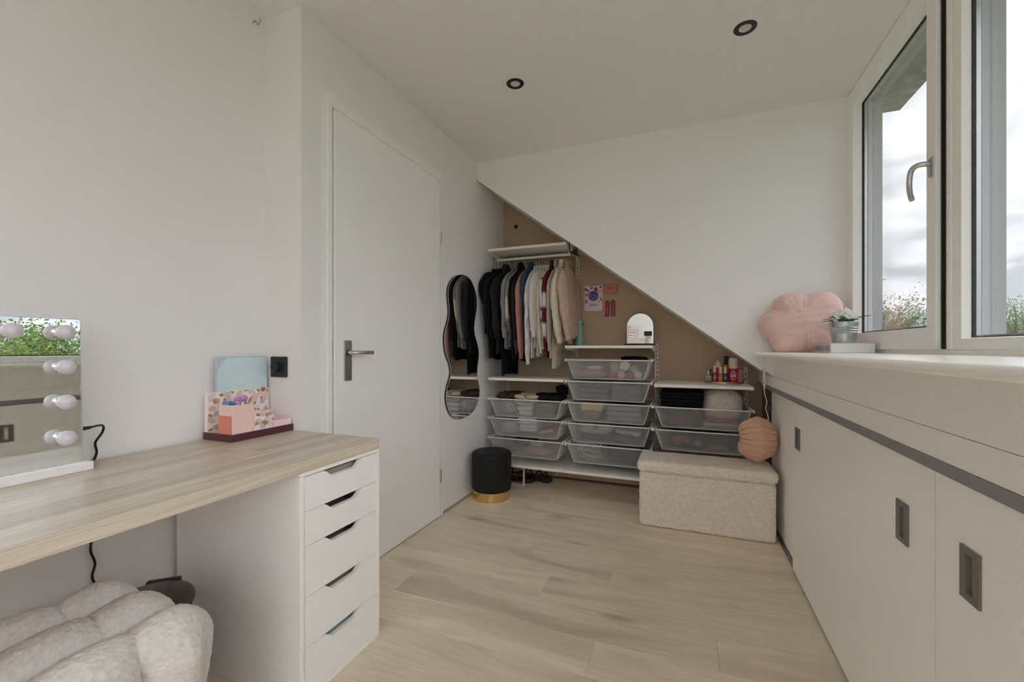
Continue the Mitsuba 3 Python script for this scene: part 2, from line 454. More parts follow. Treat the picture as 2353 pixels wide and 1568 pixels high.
def splay(y0, y1, z0, z1, xa, xb, g):
    """Sloped glazing bead running round an opening from the room face xa in to the glass xb, narrowing it by g."""
    P = np.array([[[xa, y0, z0], [xa, y1, z0], [xa, y1, z1], [xa, y0, z1]], [[xb, y0 + g, z0 + g], [xb, y1 - g, z0 + g], [xb, y1 - g, z1 - g], [xb, y0 + g, z1 - g]]])
    v = P.reshape(-1, 3); f = []
    for k in range(4):
        l = (k + 1) % 4
        f += [[k, 4 + k, 4 + l], [k, 4 + l, l]]
    return trimesh.Trimesh(v, f, process=False)


PVC = (0.84, 0.83, 0.80)


def window(n, y0, y1, sash, lab):
    w = thing(f'window_{n}', None, None); tag(w, lab, None, None, 'structure')
    x0 = 0.845 if sash else 0.860
    z0, z1 = 1.066, ZC - 0.004
    fw = 0.083 if sash else 0.036
    put('sash' if sash else 'frame', cat(ring(y0, y1, z0, z1, fw, x0, 0.022)), 'satin', PVC, w)
    oy0, oy1, oz0, oz1 = y0 + fw, y1 - fw, z0 + fw, z1 - fw
    put('glazing_bead', splay(oy0 - 0.0, oy1 + 0.0, oz0 - 0.0, oz1 + 0.0, x0 + 0.002, 0.884, 0.004), 'satin', (0.88, 0.87, 0.85), w)
    put('gasket', ring(oy0 + 0.001, oy1 - 0.001, oz0 + 0.001, oz1 - 0.001, 0.006, 0.884, 0.004), 'satin', (0.012, 0.012, 0.013), w)
    put('spacer', ring(oy0, oy1, oz0, oz1, 0.012, 0.893, 0.012), 'metal', (0.55, 0.56, 0.57), w)
    for xx in (0.889, 0.909) if n < 3 else (0.889,):
        pv = np.array([[xx, oy0, oz0], [xx, oy1, oz0], [xx, oy1, oz1], [xx, oy0, oz1]])
        put('pane', trimesh.Trimesh(pv, [[0, 2, 1], [0, 3, 2]], process=False), 'pane_tinted', parent=w)
    put('outer_bead', ring(y0 + 0.01, y1 - 0.01, z0, z1, fw - 0.008, 0.912, 0.018), 'satin', (0.60, 0.64, 0.70), w)
    put('outer_frame', cat(ring(y0, y1, z0, z1, fw - 0.004, 0.931, 0.012), ring(y0, y1, z0, z1, fw - 0.010, 0.943, 0.034)), 'satin', (0.50, 0.50, 0.51), w)
    return w


w1 = window(1, 1.984, Y1 - 0.001, True, 'white framed casement window with a curved handle, nearest the sloping wall')
w2 = window(2, 0.72, 1.920, False, 'fixed white framed window at the right edge of the picture')
w3 = window(3, -1.66, 0.66, False, 'fixed white framed window behind the camera')
put('trim_2', cat(cbox((0.862, Y0, 1.040), (0.975, Y1, 1.0655), 0.001), cbox((0.862, 1.9205, 1.066), (0.975, 1.9815, ZC), 0.001), cbox((0.862, 0.6605, 1.066), (0.975, 0.7195, ZC), 0.001), cbox((0.862, Y0, 1.066), (0.975, -1.6605, ZC), 0.001)), 'satin', PVC, kind='structure')
put('trim_3', cat(cbox((0.855, 1.936, 1.066), (0.8619, 1.958, ZC), 0.001)), 'satin', PVC, kind='structure')
put('black_seal', cbox((0.850, 1.9765, 1.068), (0.8615, 1.983, ZC - 0.004), 0.001), 'satin', (0.008, 0.008, 0.008), w1)
put('stile_moulding', cbox((0.838, 1.987, 1.068), (0.8449, 2.007, ZC - 0.006), 0.002), 'satin', PVC, w1)
# curved handle
hb = put('handle', rbox((0.832, 2.000, 1.695), (0.8445, 2.030, 1.765), 0.006), 'metal', (0.42, 0.42, 0.42), w1, smooth=40, label='brushed steel curved handle')
hp = spline([(0.835, 2.015, 1.742), (0.805, 2.015, 1.744), (0.792, 2.03, 1.740), (0.788, 2.046, 1.715), (0.788, 2.050, 1.68), (0.788, 2.042, 1.645), (0.788, 2.030, 1.622)], 26)
put('lever', tube(hp, np.linspace(0.0095, 0.0085, 26), 12), 'metal', (0.62, 0.62, 0.63), hb, smooth=40)

# eave outside, over the windows
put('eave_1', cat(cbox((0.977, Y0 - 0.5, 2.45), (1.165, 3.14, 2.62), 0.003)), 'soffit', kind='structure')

# ================================================================ desk side
def wbox(name, lo, hi, mat, col, parent=None, b=0.0015, **k):
    return put(name, cbox(lo, hi, b), mat, col, parent, **k)


desk = thing('desk', 'long pale oak desk, its top lying on the white drawer unit', 'desk')
put('worktop', rbox((-1.643, -0.70, 0.6975), (-1.0535, 1.3005, 0.7355), 0.0025, 8), 'desk', parent=desk, smooth=30)
wbox('end_panel', (-1.63, -0.66, 0), (-1.07, -0.63, 0.697), 'satin', WHITE, desk)

# drawer unit with five drawers
DXF, YL, YR = -1.0535, 0.9455, 1.3005
du = thing('drawer_unit', 'white unit with five drawers and cut-out grips under the oak desk top', 'drawer unit')
CAB = (0.90, 0.89, 0.885)
wbox('side_panel', (-1.63, YL, 0), (DXF, YL + 0.0155, 0.685), 'satin', CAB, du)
wbox('side_panel', (-1.63, YR - 0.0155, 0), (DXF, YR, 0.685), 'satin', CAB, du)
wbox('top_panel', (-1.63, YL, 0.6855), (DXF, YR, 0.6972), 'satin', CAB, du)
wbox('bottom_panel', (-1.63, YL + 0.016, 0.0), (DXF, YR - 0.016, 0.0125), 'satin', CAB, du)
wbox('back_panel', (-1.63, YL + 0.016, 0.013), (-1.625, YR - 0.016, 0.685), 'satin', CAB, du)
zs = [0.6835, 0.578, 0.4725, 0.319, 0.1655, 0.0135]
ya, yb = YL + 0.017, YR - 0.017
yc = 0.5 * (ya + yb)
for k in range(5):
    zt, zb = zs[k] - 0.0012, zs[k + 1] + 0.0008
    s = np.linspace(0, 1, 13)
    ss = s * s * (3 - 2 * s)
    left = [(yc - 0.088 + 0.040 * t, zt - 0.023 * q) for t, q in zip(s, ss)]
    right = [(yc + 0.048 + 0.040 * t, zt - 0.023 * (1 - q)) for t, q in zip(s, ss)]
    poly = Polygon([(ya, zb), (yb, zb), (yb, zt)] + right[::-1] + left[::-1] + [(ya, zt)])
    dk = put('drawer', prism(poly, 0.017, 'x', DXF - 0.0172), 'satin', CAB, du)
    zi = zb + 0.008
    hh = max(0.05, (zt - zb) * 0.62)
    trayb = cat(cbox((-1.55, ya + 0.006, zi), (DXF - 0.018, ya + 0.014, zi + hh), 0), cbox((-1.55, yb - 0.014, zi), (DXF - 0.018, yb - 0.006, zi + hh), 0), cbox((-1.55, ya + 0.014, zi), (-1.54, yb - 0.014, zi + hh), 0), cbox((-1.55, ya + 0.006, zi - 0.005), (DXF - 0.018, yb - 0.006, zi), 0))
    put('drawer_box', trayb, 'satin', (0.55, 0.5, 0.46), dk)


def lump(c, r, amp=0.25, freq=9.0, seed=0, p=2.6, sub=4, fine=0.0):
    """A soft bundle: superellipsoid with folds."""
    m = trimesh.creation.icosphere(subdivisions=sub)
    v = m.vertices
    q = np.sign(v) * np.abs(v) ** (2 / p)
    q = q / np.maximum((np.abs(q) ** p).sum(1, keepdims=True) ** (1 / p), 1e-9)
    w = q * np.asarray(r)
    n1 = meshkit.fbm((w + np.asarray(c)) * freq + seed * 7.3, 3, seed) - 0.5
    n2 = np.abs(meshkit.noise(w * freq * np.array([1.0, 0.4, 2.6]) + seed * 3.1, seed + 5) - 0.5) * 2
    w = w * (1 + amp * n1[:, None] - amp * 0.5 * (n2[:, None] < 0.25) * (0.25 - n2[:, None]) * 4)
    if fine:
        w += v * (meshkit.noise((w) * 120, seed + 1)[:, None] - 0.5) * fine
    return trimesh.Trimesh(w + np.asarray(c), m.faces, process=False)


cont = [('wooden_box', 'grey wooden box showing through the top drawer grip', 'box', (0.42, 0.38, 0.34), 'box'),
        ('scarf', 'dark purple scarf showing through the second drawer grip', 'scarf', (0.10, 0.065, 0.07), 'cloth'),
        ('hair_band', 'dusty pink crumpled hair band showing through the third drawer grip', 'hair band', (0.17, 0.085, 0.08), 'cloth'),
        ('cardboard_box', 'brown cardboard box showing through the fourth drawer grip', 'box', (0.33, 0.2, 0.10), 'box'),
        ('paper_folder', 'pale teal folder showing through the bottom drawer grip', 'folder', (0.40, 0.55, 0.55), 'box')]
for k, (nm, lb, ct, col, kd) in enumerate(cont):
    zb, zt = zs[k + 1] + 0.010, zs[k] - 0.014
    if kd == 'box':
        put(nm, cbox((-1.30, yc - 0.07, zb), (-1.085, yc + 0.085, zt), 0.003), 'satin', col, label=lb, cat_=ct)
    else:
        put(nm, lump((-1.17, yc, 0.5 * (zb + zt)), (0.09, 0.10, 0.5 * (zt - zb)), 0.22, 22, k), 'cloth', col, smooth=True, label=lb, cat_=ct)

# lighted dressing-table mirror
va = math.radians(1.4)
VO = np.array([-1.517, 0.672, 0.7355])


def vm(m):
    """local: x out of the glass, y to the right, z up; the origin at the base's front right corner."""
    return mv(m, VO, rz=va)


def vt(m):
    """the mirror itself leans back by a degree"""
    return vm(mv(mv(m, (0.022, 0, -0.0225)), (-0.022, 0, 0.0225), ry=math.radians(-1.0)))


vn = thing('vanity_mirror', 'dressing mirror with round bulbs on a white base, standing on the desk', 'mirror')
put('base', vm(rbox((-0.085, -0.52, 0.0), (0.0, 0.0, 0.0225), 0.003, 10)), 'satin', (0.86, 0.83, 0.84), vn, smooth=30)
MX = -0.022
put('back_case', vt(cbox((MX - 0.026, -0.508, 0.0225), (MX - 0.004, -0.014, 0.4165), 0.002)), 'satin', (0.85, 0.83, 0.83), vn)
put('glass', vt(cbox((MX - 0.004, -0.505, 0.024), (MX, -0.017, 0.4145), 0.0008)), 'mirror', parent=vn)
put('frame', vt(prism(sbox(-0.508, 0.0225, -0.014, 0.4165).difference(sbox(-0.505, 0.024, -0.017, 0.4145)), 0.006, 'x', MX - 0.005)), 'metal', (0.75, 0.76, 0.77), vn)
pos = [(-0.060 - 0.0985 * k, 0.3775) for k in range(5)] + [(-0.060, 0.285), (-0.060, 0.1925), (-0.060, 0.098)] + [(-0.454, 0.285), (-0.454, 0.1925), (-0.454, 0.098)]
for y, z in pos:
    sk_ = mv(lathe([(0.0, 0), (0.0135, 0), (0.0145, 0.003), (0.0135, 0.009), (0.012, 0.014), (0.0, 0.014)], 24), (MX, y, z), ry=math.pi / 2)
    so = put('socket', vt(sk_), 'chrome', (0.80, 0.80, 0.81), vn, smooth=40)
    gl = mv(lathe([(0.0115, 0.013), (0.0165, 0.019), (0.0192, 0.027), (0.0188, 0.035), (0.0155, 0.0425), (0.0095, 0.0475), (0.0, 0.0495)], 28), (MX, y, z), ry=math.pi / 2)
    put('bulb', vt(gl), 'gloss', (0.68, 0.64, 0.72), so, smooth=True, label='unlit milky round bulb')

# its cable, down behind the desk
cp = [(-1.556, 0.668, 0.846), (-1.568, 0.690, 0.846), (-1.588, 0.715, 0.845), (-1.606, 0.733, 0.838), (-1.622, 0.736, 0.815), (-1.636, 0.727, 0.787), (-1.646, 0.735, 0.755), (-1.650, 0.730, 0.733), (-1.650, 0.730, 0.69), (-1.650, 0.726, 0.50), (-1.648, 0.722, 0.46), (-1.646, 0.731, 0.421), (-1.648, 0.725, 0.387), (-1.646, 0.741, 0.339), (-1.648, 0.74, 0.25), (-1.640, 0.73, 0.10), (-1.62, 0.70, 0.004), (-1.60, 0.55, 0.004)]
cord = put('power_cable', tube(spline(cp, 110), 0.0032, 8), 'satin', (0.01, 0.01, 0.011), smooth=40, label='black cable from the dressing mirror hanging down behind the desk', cat_='cable')
put('plug', tube([(-1.556, 0.655, 0.8455), (-1.556, 0.664, 0.8457), (-1.561, 0.678, 0.846), (-1.567, 0.688, 0.846)], [0.0055, 0.0055, 0.005, 0.0035], 12), 'satin', (0.012, 0.012, 0.012), cord, smooth=40)

# cardboard desk organiser with leaf print
OX, OB = -1.487, -1.640
og = thing('desk_organizer', 'pink cardboard desk organizer with leaf print and plum tray in the desk corner', 'organizer')
PINK, CORAL, PLUM, BLUSH = S(236, 188, 185), S(222, 140, 118), S(84, 44, 52), S(247, 232, 229)
z0 = 0.7358
base = man(cbox((OB, 1.040, z0), (OX, 1.298, z0 + 0.026), 0.001)) - man(cbox((OB + 0.004, 1.044, z0 + 0.003), (OX - 0.004, 1.294, z0 + 0.05), 0))
put('tray', tm(base), 'satin', PLUM, og)


def openbox(x0, x1, y0, y1, za, zb, t=0.003):
    return tm(man(cbox((x0, y0, za), (x1, y1, zb), 0.0006)) - man(cbox((x0 + t, y0 + t, za + t), (x1 - t, y1 - t, zb + 0.1), 0)))


hold = put('paper_holder', openbox(OB + 0.003, -1.6215, 1.043, 1.295, z0 + 0.004, 0.906, 0.0012), 'satin', BLUSH, og)
cupb = put('pen_cup', openbox(-1.563, OX - 0.005, 1.0455, 1.129, z0 + 0.004, 0.866), 'satin', S(244, 208, 204), og)
put('color_band', cbox((-1.5625, 1.0445, z0 + 0.02), (OX - 0.006, 1.0458, 0.828), 0.0002), 'satin', CORAL, cupb, label='coral lower half')
bx2 = put('card_box', openbox(-1.560, OX - 0.005, 1.131, 1.2115, z0 + 0.004, 0.828), 'satin', BLUSH, og)
put('small_tray', openbox(-1.600, OX - 0.005, 1.2135, 1.2935, z0 + 0.004, 0.786), 'satin', S(246, 214, 222), og)


def leaf_prints(rect, seed, normal_x, n):
    """Flat printed leaves in a rectangle (y0, z0, y1, z1) of a face at x: golden fan palms and plum speckled leaves."""
    r = np.random.default_rng(seed)
    gold, plum = [], []
    R = sbox(*rect)
    nx_ = max(2, round(math.sqrt(n * (rect[2] - rect[0]) / (rect[3] - rect[1])))); ny_ = math.ceil(n / nx_)
    for k in range(nx_ * ny_):
        i_, j_ = k % nx_, k // nx_
        c = (rect[0] + (rect[2] - rect[0]) * (i_ + 0.5 + 0.25 * (j_ % 2) + r.uniform(-0.25, 0.25)) / nx_, rect[1] + (rect[3] - rect[1]) * (j_ + 0.5 + r.uniform(-0.25, 0.25)) / ny_); a0 = r.uniform(0, 360); s = r.uniform(0.8, 1.25)
        if (i_ + j_) % 2 == 0:
            for j in range(9):
                l = 0.017 * s * (0.75 + 0.25 * math.sin(math.pi * j / 8))
                bl = Polygon([(0, 0), (0.5 * l, 0.0012), (l, 0), (0.5 * l, -0.0012)])
                gold.append(affinity.translate(affinity.rotate(bl, a0 + (j - 4) * 17, origin=(0, 0)), *c))
        else:
            for i in range(7):
                for j in range(-3, 4):
                    u, w = (i - 3) / 3.6, j / 3.6
                    if u * u + w * w < 1:
                        q = affinity.scale(Point(0, 0).buffer(1, 5), 0.0017, 0.0008)
                        q = affinity.translate(affinity.rotate(q, 30 * np.sign(j) + r.uniform(-20, 20)), 0.0155 * u * s, 0.0115 * w * s)
                        plum.append(affinity.translate(affinity.rotate(q, a0, origin=(0, 0)), *c))
    def go(L):
        ms = []
        for q in L:
            q = q.intersection(R)
            if q.area > 1e-8 and q.geom_type == 'Polygon':
                ms.append(prism(q, 0.0002, 'x', normal_x))
        return cat(ms)
    return go(gold), go(plum)


for holder, rect, sd, n in ((hold, (1.046, 0.765, 1.292, 0.905), 3, 54), (bx2, (1.132, 0.765, 1.211, 0.827), 8, 12)):
    xx = -1.6215 if holder == hold else OX - 0.005
    g_, p_ = leaf_prints(rect, sd, xx, n)
    put('palm_print', g_, 'satin', S(176, 124, 86), holder, label='golden palm leaf print', kind='stuff')
    put('leaf_print', p_, 'satin', S(92, 46, 56), holder, label='speckled plum leaf print', kind='stuff')
bc = put('binder_clip', cat(cbox((-1.626, 1.258, 0.893), (-1.6185, 1.276, 0.909), 0.001)), 'metal', S(190, 130, 110), label='rose binder clip on the top edge of the organizer', cat_='clip')
put('wire', cat(tube(spline([(-1.622, 1.262, 0.908), (-1.622, 1.2605, 0.917), (-1.622, 1.267, 0.922), (-1.622, 1.2735, 0.917), (-1.622, 1.272, 0.908)], 16), 0.0007, 6),
                tube(spline([(-1.6178, 1.262, 0.893), (-1.6178, 1.2605, 0.884), (-1.6178, 1.267, 0.879), (-1.6178, 1.2735, 0.884), (-1.6178, 1.272, 0.893)], 16), 0.0007, 6)), 'metal', (0.7, 0.68, 0.66), bc, smooth=40)

# drawing pads standing in the holder
cols = [(S(200, 200, 216), 'lilac grey paper pad at the back of the organizer holder'), (S(196, 200, 214), 'pale grey sheet between the pads in the organizer')]
for k, (c_, lb) in enumerate(cols):
    x = -1.6355 + 0.0046 * k
    put('paper_pad', prism(sbox(1.080, 0.745, 1.287, 1.038 - 0.001 * k), 0.004, 'x', x), 'satin', c_, label=lb, cat_='paper pad')
R_ = 0.07
arc = [(1.082 + R_ - R_ * math.cos(t), 1.034 - R_ + R_ * math.sin(t)) for t in np.linspace(0.15, math.pi / 2, 14)]
arc = [(1.082, 0.745)] + [(1.082, 0.955)] + [(1.082 + 0.032 * (t ** 1.6), 0.955 + 0.079 * t ** 0.7) for t in np.linspace(0.1, 1, 12)] + [(1.286, 1.034), (1.286, 0.745)]
put('notebook', prism(Polygon(arc), 0.003, 'x', -1.6262), 'satin', S(208, 230, 236), label='pale blue notebook with a curled corner standing in the organizer', cat_='notebook')

# what stands in the pen cup
zc = 0.866
put('hair_clip', cat(rbox((-1.553, 1.050, 0.80), (-1.520, 1.058, 0.880), 0.003), mv(rbox((-0.014, -0.003, -0.04), (0.014, 0.003, 0.04), 0.003), (-1.525, 1.072, 0.84), rz=0.5, rx=0.25)), 'gloss', S(106, 136, 190), label='blue plastic hair clip in the left of the pen cup', cat_='hair clip')
bow = []
for s_ in (-1, 1):
    bow.append(lump((-1.510, 1.092 + s_ * 0.013, 0.886), (0.008, 0.0125, 0.0105), 0.2, 60, 3, 2.2, 3))
    tail = mv(rbox((-0.004, -0.006, -0.016), (0.004, 0.006, 0.010), 0.003), (-1.507, 1.092 + s_ * 0.010, 0.868), rx=s_ * 0.55)
    bow.append(tail)
bow.append(lump((-1.506, 1.092, 0.885), (0.008, 0.005, 0.007), 0.1, 50, 1, 2.2, 3))
bow.append(tube([(-1.515, 1.092, 0.78), (-1.512, 1.092, 0.88)], 0.003, 8))
put('bow_pen', cat(bow), 'satin', S(196, 140, 196), smooth=40, label='pen topped with a lilac bow in the pen cup', cat_='pen')
put('silver_pen', tube([(-1.497, 1.075, 0.79), (-1.496, 1.086, 0.862), (-1.496, 1.087, 0.872), (-1.496, 1.0875, 0.876)], [0.004, 0.004, 0.0045, 0.002], 12), 'metal', (0.7, 0.7, 0.68), smooth=40, label='silver pen leaning at the front of the pen cup', cat_='pen')
put('gold_pencil', tube([(-1.515, 1.108, 0.79), (-1.505, 1.121, 0.882)], 0.0028, 6), 'satin', S(170, 150, 70), label='olive gold pencil in the right of the pen cup', cat_='pencil')
put('blue_eraser', cbox((-1.520, 1.103, 0.845), (-1.508, 1.114, 0.879), 0.002), 'satin', S(110, 140, 185), label='blue stick behind the bow in the pen cup', cat_='eraser')
put('note_card', mv(cbox((-0.002, -0.018, -0.014), (0.002, 0.018, 0.014), 0.0005), (-1.525, 1.234, 0.780), rx=0.5), 'satin', S(200, 205, 235), label='lilac card tucked in the small pink tray', cat_='card')

# dimmer, wall hook
dm = thing('light_dimmer', 'black square dimmer with a round knob on the niche end wall', 'dimmer')
put('cover_plate', cbox((-1.610, YA - 0.010, 0.951), (-1.522, YA, 1.036), 0.002), 'satin', (0.018, 0.018, 0.019), dm)
put('inner_plate', cbox((-1.599, YA - 0.0112, 0.962), (-1.533, YA - 0.0098, 1.025), 0.0006), 'satin', (0.022, 0.022, 0.023), dm)
put('knob', mv(lathe([(0.0, 0.02), (0.0185, 0.02), (0.0205, 0.0185), (0.021, 0.0), (0.0, 0.0)][::-1], 36), (-1.566, YA - 0.011, 0.9935), rx=math.pi / 2), 'satin', (0.016, 0.016, 0.017), dm, smooth=40)
hk = [(XA, 1.250, 2.424), (XA + 0.018, 1.250, 2.424), (XA + 0.022, 1.250, 2.412), (XA + 0.028, 1.250, 2.406), (XA + 0.038, 1.250, 2.410), (XA + 0.042, 1.250, 2.422), (XA + 0.036, 1.250, 2.432)]
put('wall_hook', tube(spline(hk, 24), 0.0022, 8), 'metal', (0.45, 0.44, 0.42), smooth=40, label='small steel screw hook high on the niche wall', cat_='hook')

# pedal bin
bn = thing('waste_bin', 'dark brown round bin with a lid under the desk beside the drawer unit', 'bin')
bc_ = (-1.448, 0.768, 0)
put('body', mv(lathe([(0.0, 0.002), (0.088, 0.002), (0.09, 0.01), (0.098, 0.24), (0.100, 0.308), (0.0, 0.308)], 48), bc_), 'satin', (0.040, 0.028, 0.025), bn, smooth=40)
put('lid', mv(lathe([(0.0, 0.310), (0.106, 0.310), (0.108, 0.316), (0.107, 0.328), (0.100, 0.340), (0.085, 0.346), (0.0, 0.349)], 48), bc_), 'lacquer', (0.040, 0.028, 0.025), bn, smooth=40)
put('hinge', mv(cbox((-0.045, 0.095, 0.300), (0.045, 0.115, 0.344), 0.004), bc_, rz=0.75), 'satin', (0.03, 0.021, 0.02), bn)

# tufted stool
def pouf():
    x0, x1, y0, y1, H_ = -1.446, -1.000, 0.235, 0.694, 0.470
    c = np.array([(x0 + x1) / 2, (y0 + y1) / 2, H_ / 2]); hf = np.array([(x1 - x0) / 2, (y1 - y0) / 2, H_ / 2])
    r = 0.085
    b_ = rbox(-hf, hf, r, 32)
    m = tm(man(b_).refine_to_length(0.0038))
    v = m.vertices.copy()
    core = np.clip(v, -(hf - r), hf - r)
    n = v - core; n /= np.linalg.norm(n, axis=1, keepdims=True) + 1e-9
    cx, cy = (x1 - x0) / 3, (y1 - y0) / 3
    g = lambda t, per, off=0.0: np.abs(np.sin(np.pi * (t - off) / per)) ** 0.5
    bx_ = g(v[:, 0] - hf[0] + 0.0, cx); by_ = g(v[:, 1] - hf[1] + 0.006 * np.sin(v[:, 0] * 40), cy); bz_ = g(v[:, 2], H_ * 0.96, 0.0)
    sx = bx_; sy = 0.35 + 0.65 * by_
    w = n ** 2
    top = np.minimum(sx, sy) * 0 + sx * 0.5 + sx * sy * 0.5
    side_x = by_ * (0.35 + 0.65 * bz_)
    side_y = bx_ * (0.35 + 0.65 * bz_)
    d = w[:, 2] * top + w[:, 0] * side_x + w[:, 1] * side_y
    d = np.where(v[:, 2] < -hf[2] + 0.02, np.minimum(d, 0.7), d)
    v = v + n * ((d - 0.78) * 0.060)[:, None]
    v = v + n * ((meshkit.noise(v * 210, 3) - 0.5) * 0.0046)[:, None]
    v[:, 2] -= v[:, 2].min()
    v[:, :2] += c[:2]
    return trimesh.Trimesh(v, m.faces, process=False)


def fuzz(base, amp=0.10, f=420, seed=0):
    base = np.asarray(base)
    return lambda v: base * (1 - amp + 2 * amp * meshkit.noise(v * f, seed)[:, None])


put('tufted_stool', pouf(), 'boucle', smooth=True, cfn=fuzz((0.72, 0.68, 0.655), 0.13, 210, 3), label='grey boucle stool with deep tufted cushions tucked under the desk', cat_='stool')

# ================================================================ wardrobe nook under the slope
RAILX = [-1.400, -0.797, -0.190, 0.405]
SHELFW = (0.80, 0.775, 0.735)
for x, z0, z1, lb in ((RAILX[0], 0.06, 1.86, 'white slotted wall rail, leftmost, behind the dark clothes'), (RAILX[1], 0.06, 1.80, 'white slotted wall rail beside the pink teddy coat'),
                      (RAILX[2], 0.06, 1.105, 'white slotted wall rail right of the arched mirror'), (RAILX[3], 0.06, 0.94, 'white slotted wall rail behind the perfume tray, by the cupboard')):
    r_ = thing('wall_rail', lb, 'wall rail', 'slotted rails on the brown wall')
    put('channel', cat(cbox((x - 0.0125, Y2 - 0.004, z0), (x + 0.0125, Y2 - 0.0005, z1), 0.0005), cbox((x - 0.0125, Y2 - 0.022, z0), (x - 0.0095, Y2 - 0.004, z1), 0.0005), cbox((x + 0.0095, Y2 - 0.022, z0), (x + 0.0125, Y2 - 0.004, z1), 0.0005)), 'satin', SHELFW, r_)
    put('slots', cat([cbox((x - 0.003, Y2 - 0.0046, z), (x + 0.003, Y2 - 0.0039, z + 0.016), 0) for z in np.arange(z0 + 0.02, z1 - 0.03, 0.032)]), 'matte', (0.03, 0.025, 0.02), r_, kind='stuff')


def bracket_poly(z, h=0.075, l=0.36):
    return Polygon([(Y2 - 0.02, z), (Y2 - 0.02 - l, z), (Y2 - 0.02 - l, z - 0.012), (Y2 - 0.02 - 0.10, z - 0.024), (Y2 - 0.02 - 0.015, z - h), (Y2 - 0.02, z - h)])


def shelf(xa, xb, ztop, lb, brackets=True, yf=2.990, yb=Y2 - 0.022):
    s = thing('shelf', lb, 'shelf', 'white shelves in the nook')
    put('board', cat(cbox((xa, yf, ztop - 0.020), (xb, yb, ztop), 0.0015)), 'satin', SHELFW, s)
    if brackets:
        for x in (xa + 0.004, xb - 0.007):
            put('bracket', prism(bracket_poly(ztop - 0.0205), 0.003, 'x', x), 'satin', SHELFW, s)
    return s


COL = [(-1.393, -0.803), (-0.790, -0.196), (-0.183, 0.398)]
top = shelf(-1.398, -0.782, 1.835, 'top white shelf, above the hanging clothes')
shelf(-1.393, -0.800, 0.847, 'white shelf under the hanging clothes, above the left baskets')
shelf(-0.790, -0.190, 1.0915, 'white shelf carrying the arched mirror and the green bottle')
shelf(-0.183, 0.402, 0.834, 'white shelf carrying the perfume tray')
bt = shelf(-1.393, -0.7935, 0.197, 'low white shelf under the left baskets, behind the black stool', False)
shelf(-0.7915, -0.192, 0.197, 'low white shelf under the middle baskets, left of the fleece bench', False)
# clothes rail hanging under the top shelf
RY, RZ = 3.165, 1.780
rl = thing('clothes_rail', 'white rod below the top shelf that holds the clothes hangers', 'clothes rail')
put('rod', mv(trimesh.creation.cylinder(0.0105, 0.604, sections=20), (-1.096, RY, RZ), ry=math.pi / 2), 'satin', (0.82, 0.80, 0.77), rl, smooth=40)
for x in (-1.390, -0.798):
    put('end_bracket', prism(Polygon([(RY - 0.014, RZ - 0.014), (RY + 0.014, RZ - 0.014), (RY + 0.016, 1.812), (RY - 0.03, 1.812)]), 0.003, 'x', x - 0.0015), 'satin', SHELFW, rl)

# black hook and clip hanger at the right end of the top shelf
bh = thing('hook_rack', 'black metal hook hanging at the right end of the top shelf', 'hook')
put('wire', tube(spline([(-0.784, 3.06, 1.848), (-0.776, 3.06, 1.850), (-0.774, 3.06, 1.83), (-0.774, 3.065, 1.79), (-0.768, 3.07, 1.774), (-0.752, 3.08, 1.776), (-0.746, 3.09, 1.795), (-0.740, 3.09, 1.812), (-0.728, 3.09, 1.812), (-0.726, 3.09, 1.79)], 40), 0.0038, 8), 'satin', (0.012, 0.012, 0.013), bh, smooth=40)
put('arm', tube([(-0.765, 3.075, 1.778), (-0.735, 3.06, 1.760), (-0.705, 3.05, 1.742)], [0.006, 0.0075, 0.006], 10), 'satin', (0.015, 0.015, 0.016), bh, smooth=40)
put('clip', cat(rbox((-0.735, 3.045, 1.757), (-0.715, 3.070, 1.790), 0.004), rbox((-0.755, 3.06, 1.765), (-0.742, 3.085, 1.785), 0.003)), 'satin', (0.012, 0.012, 0.013), bh, smooth=40)


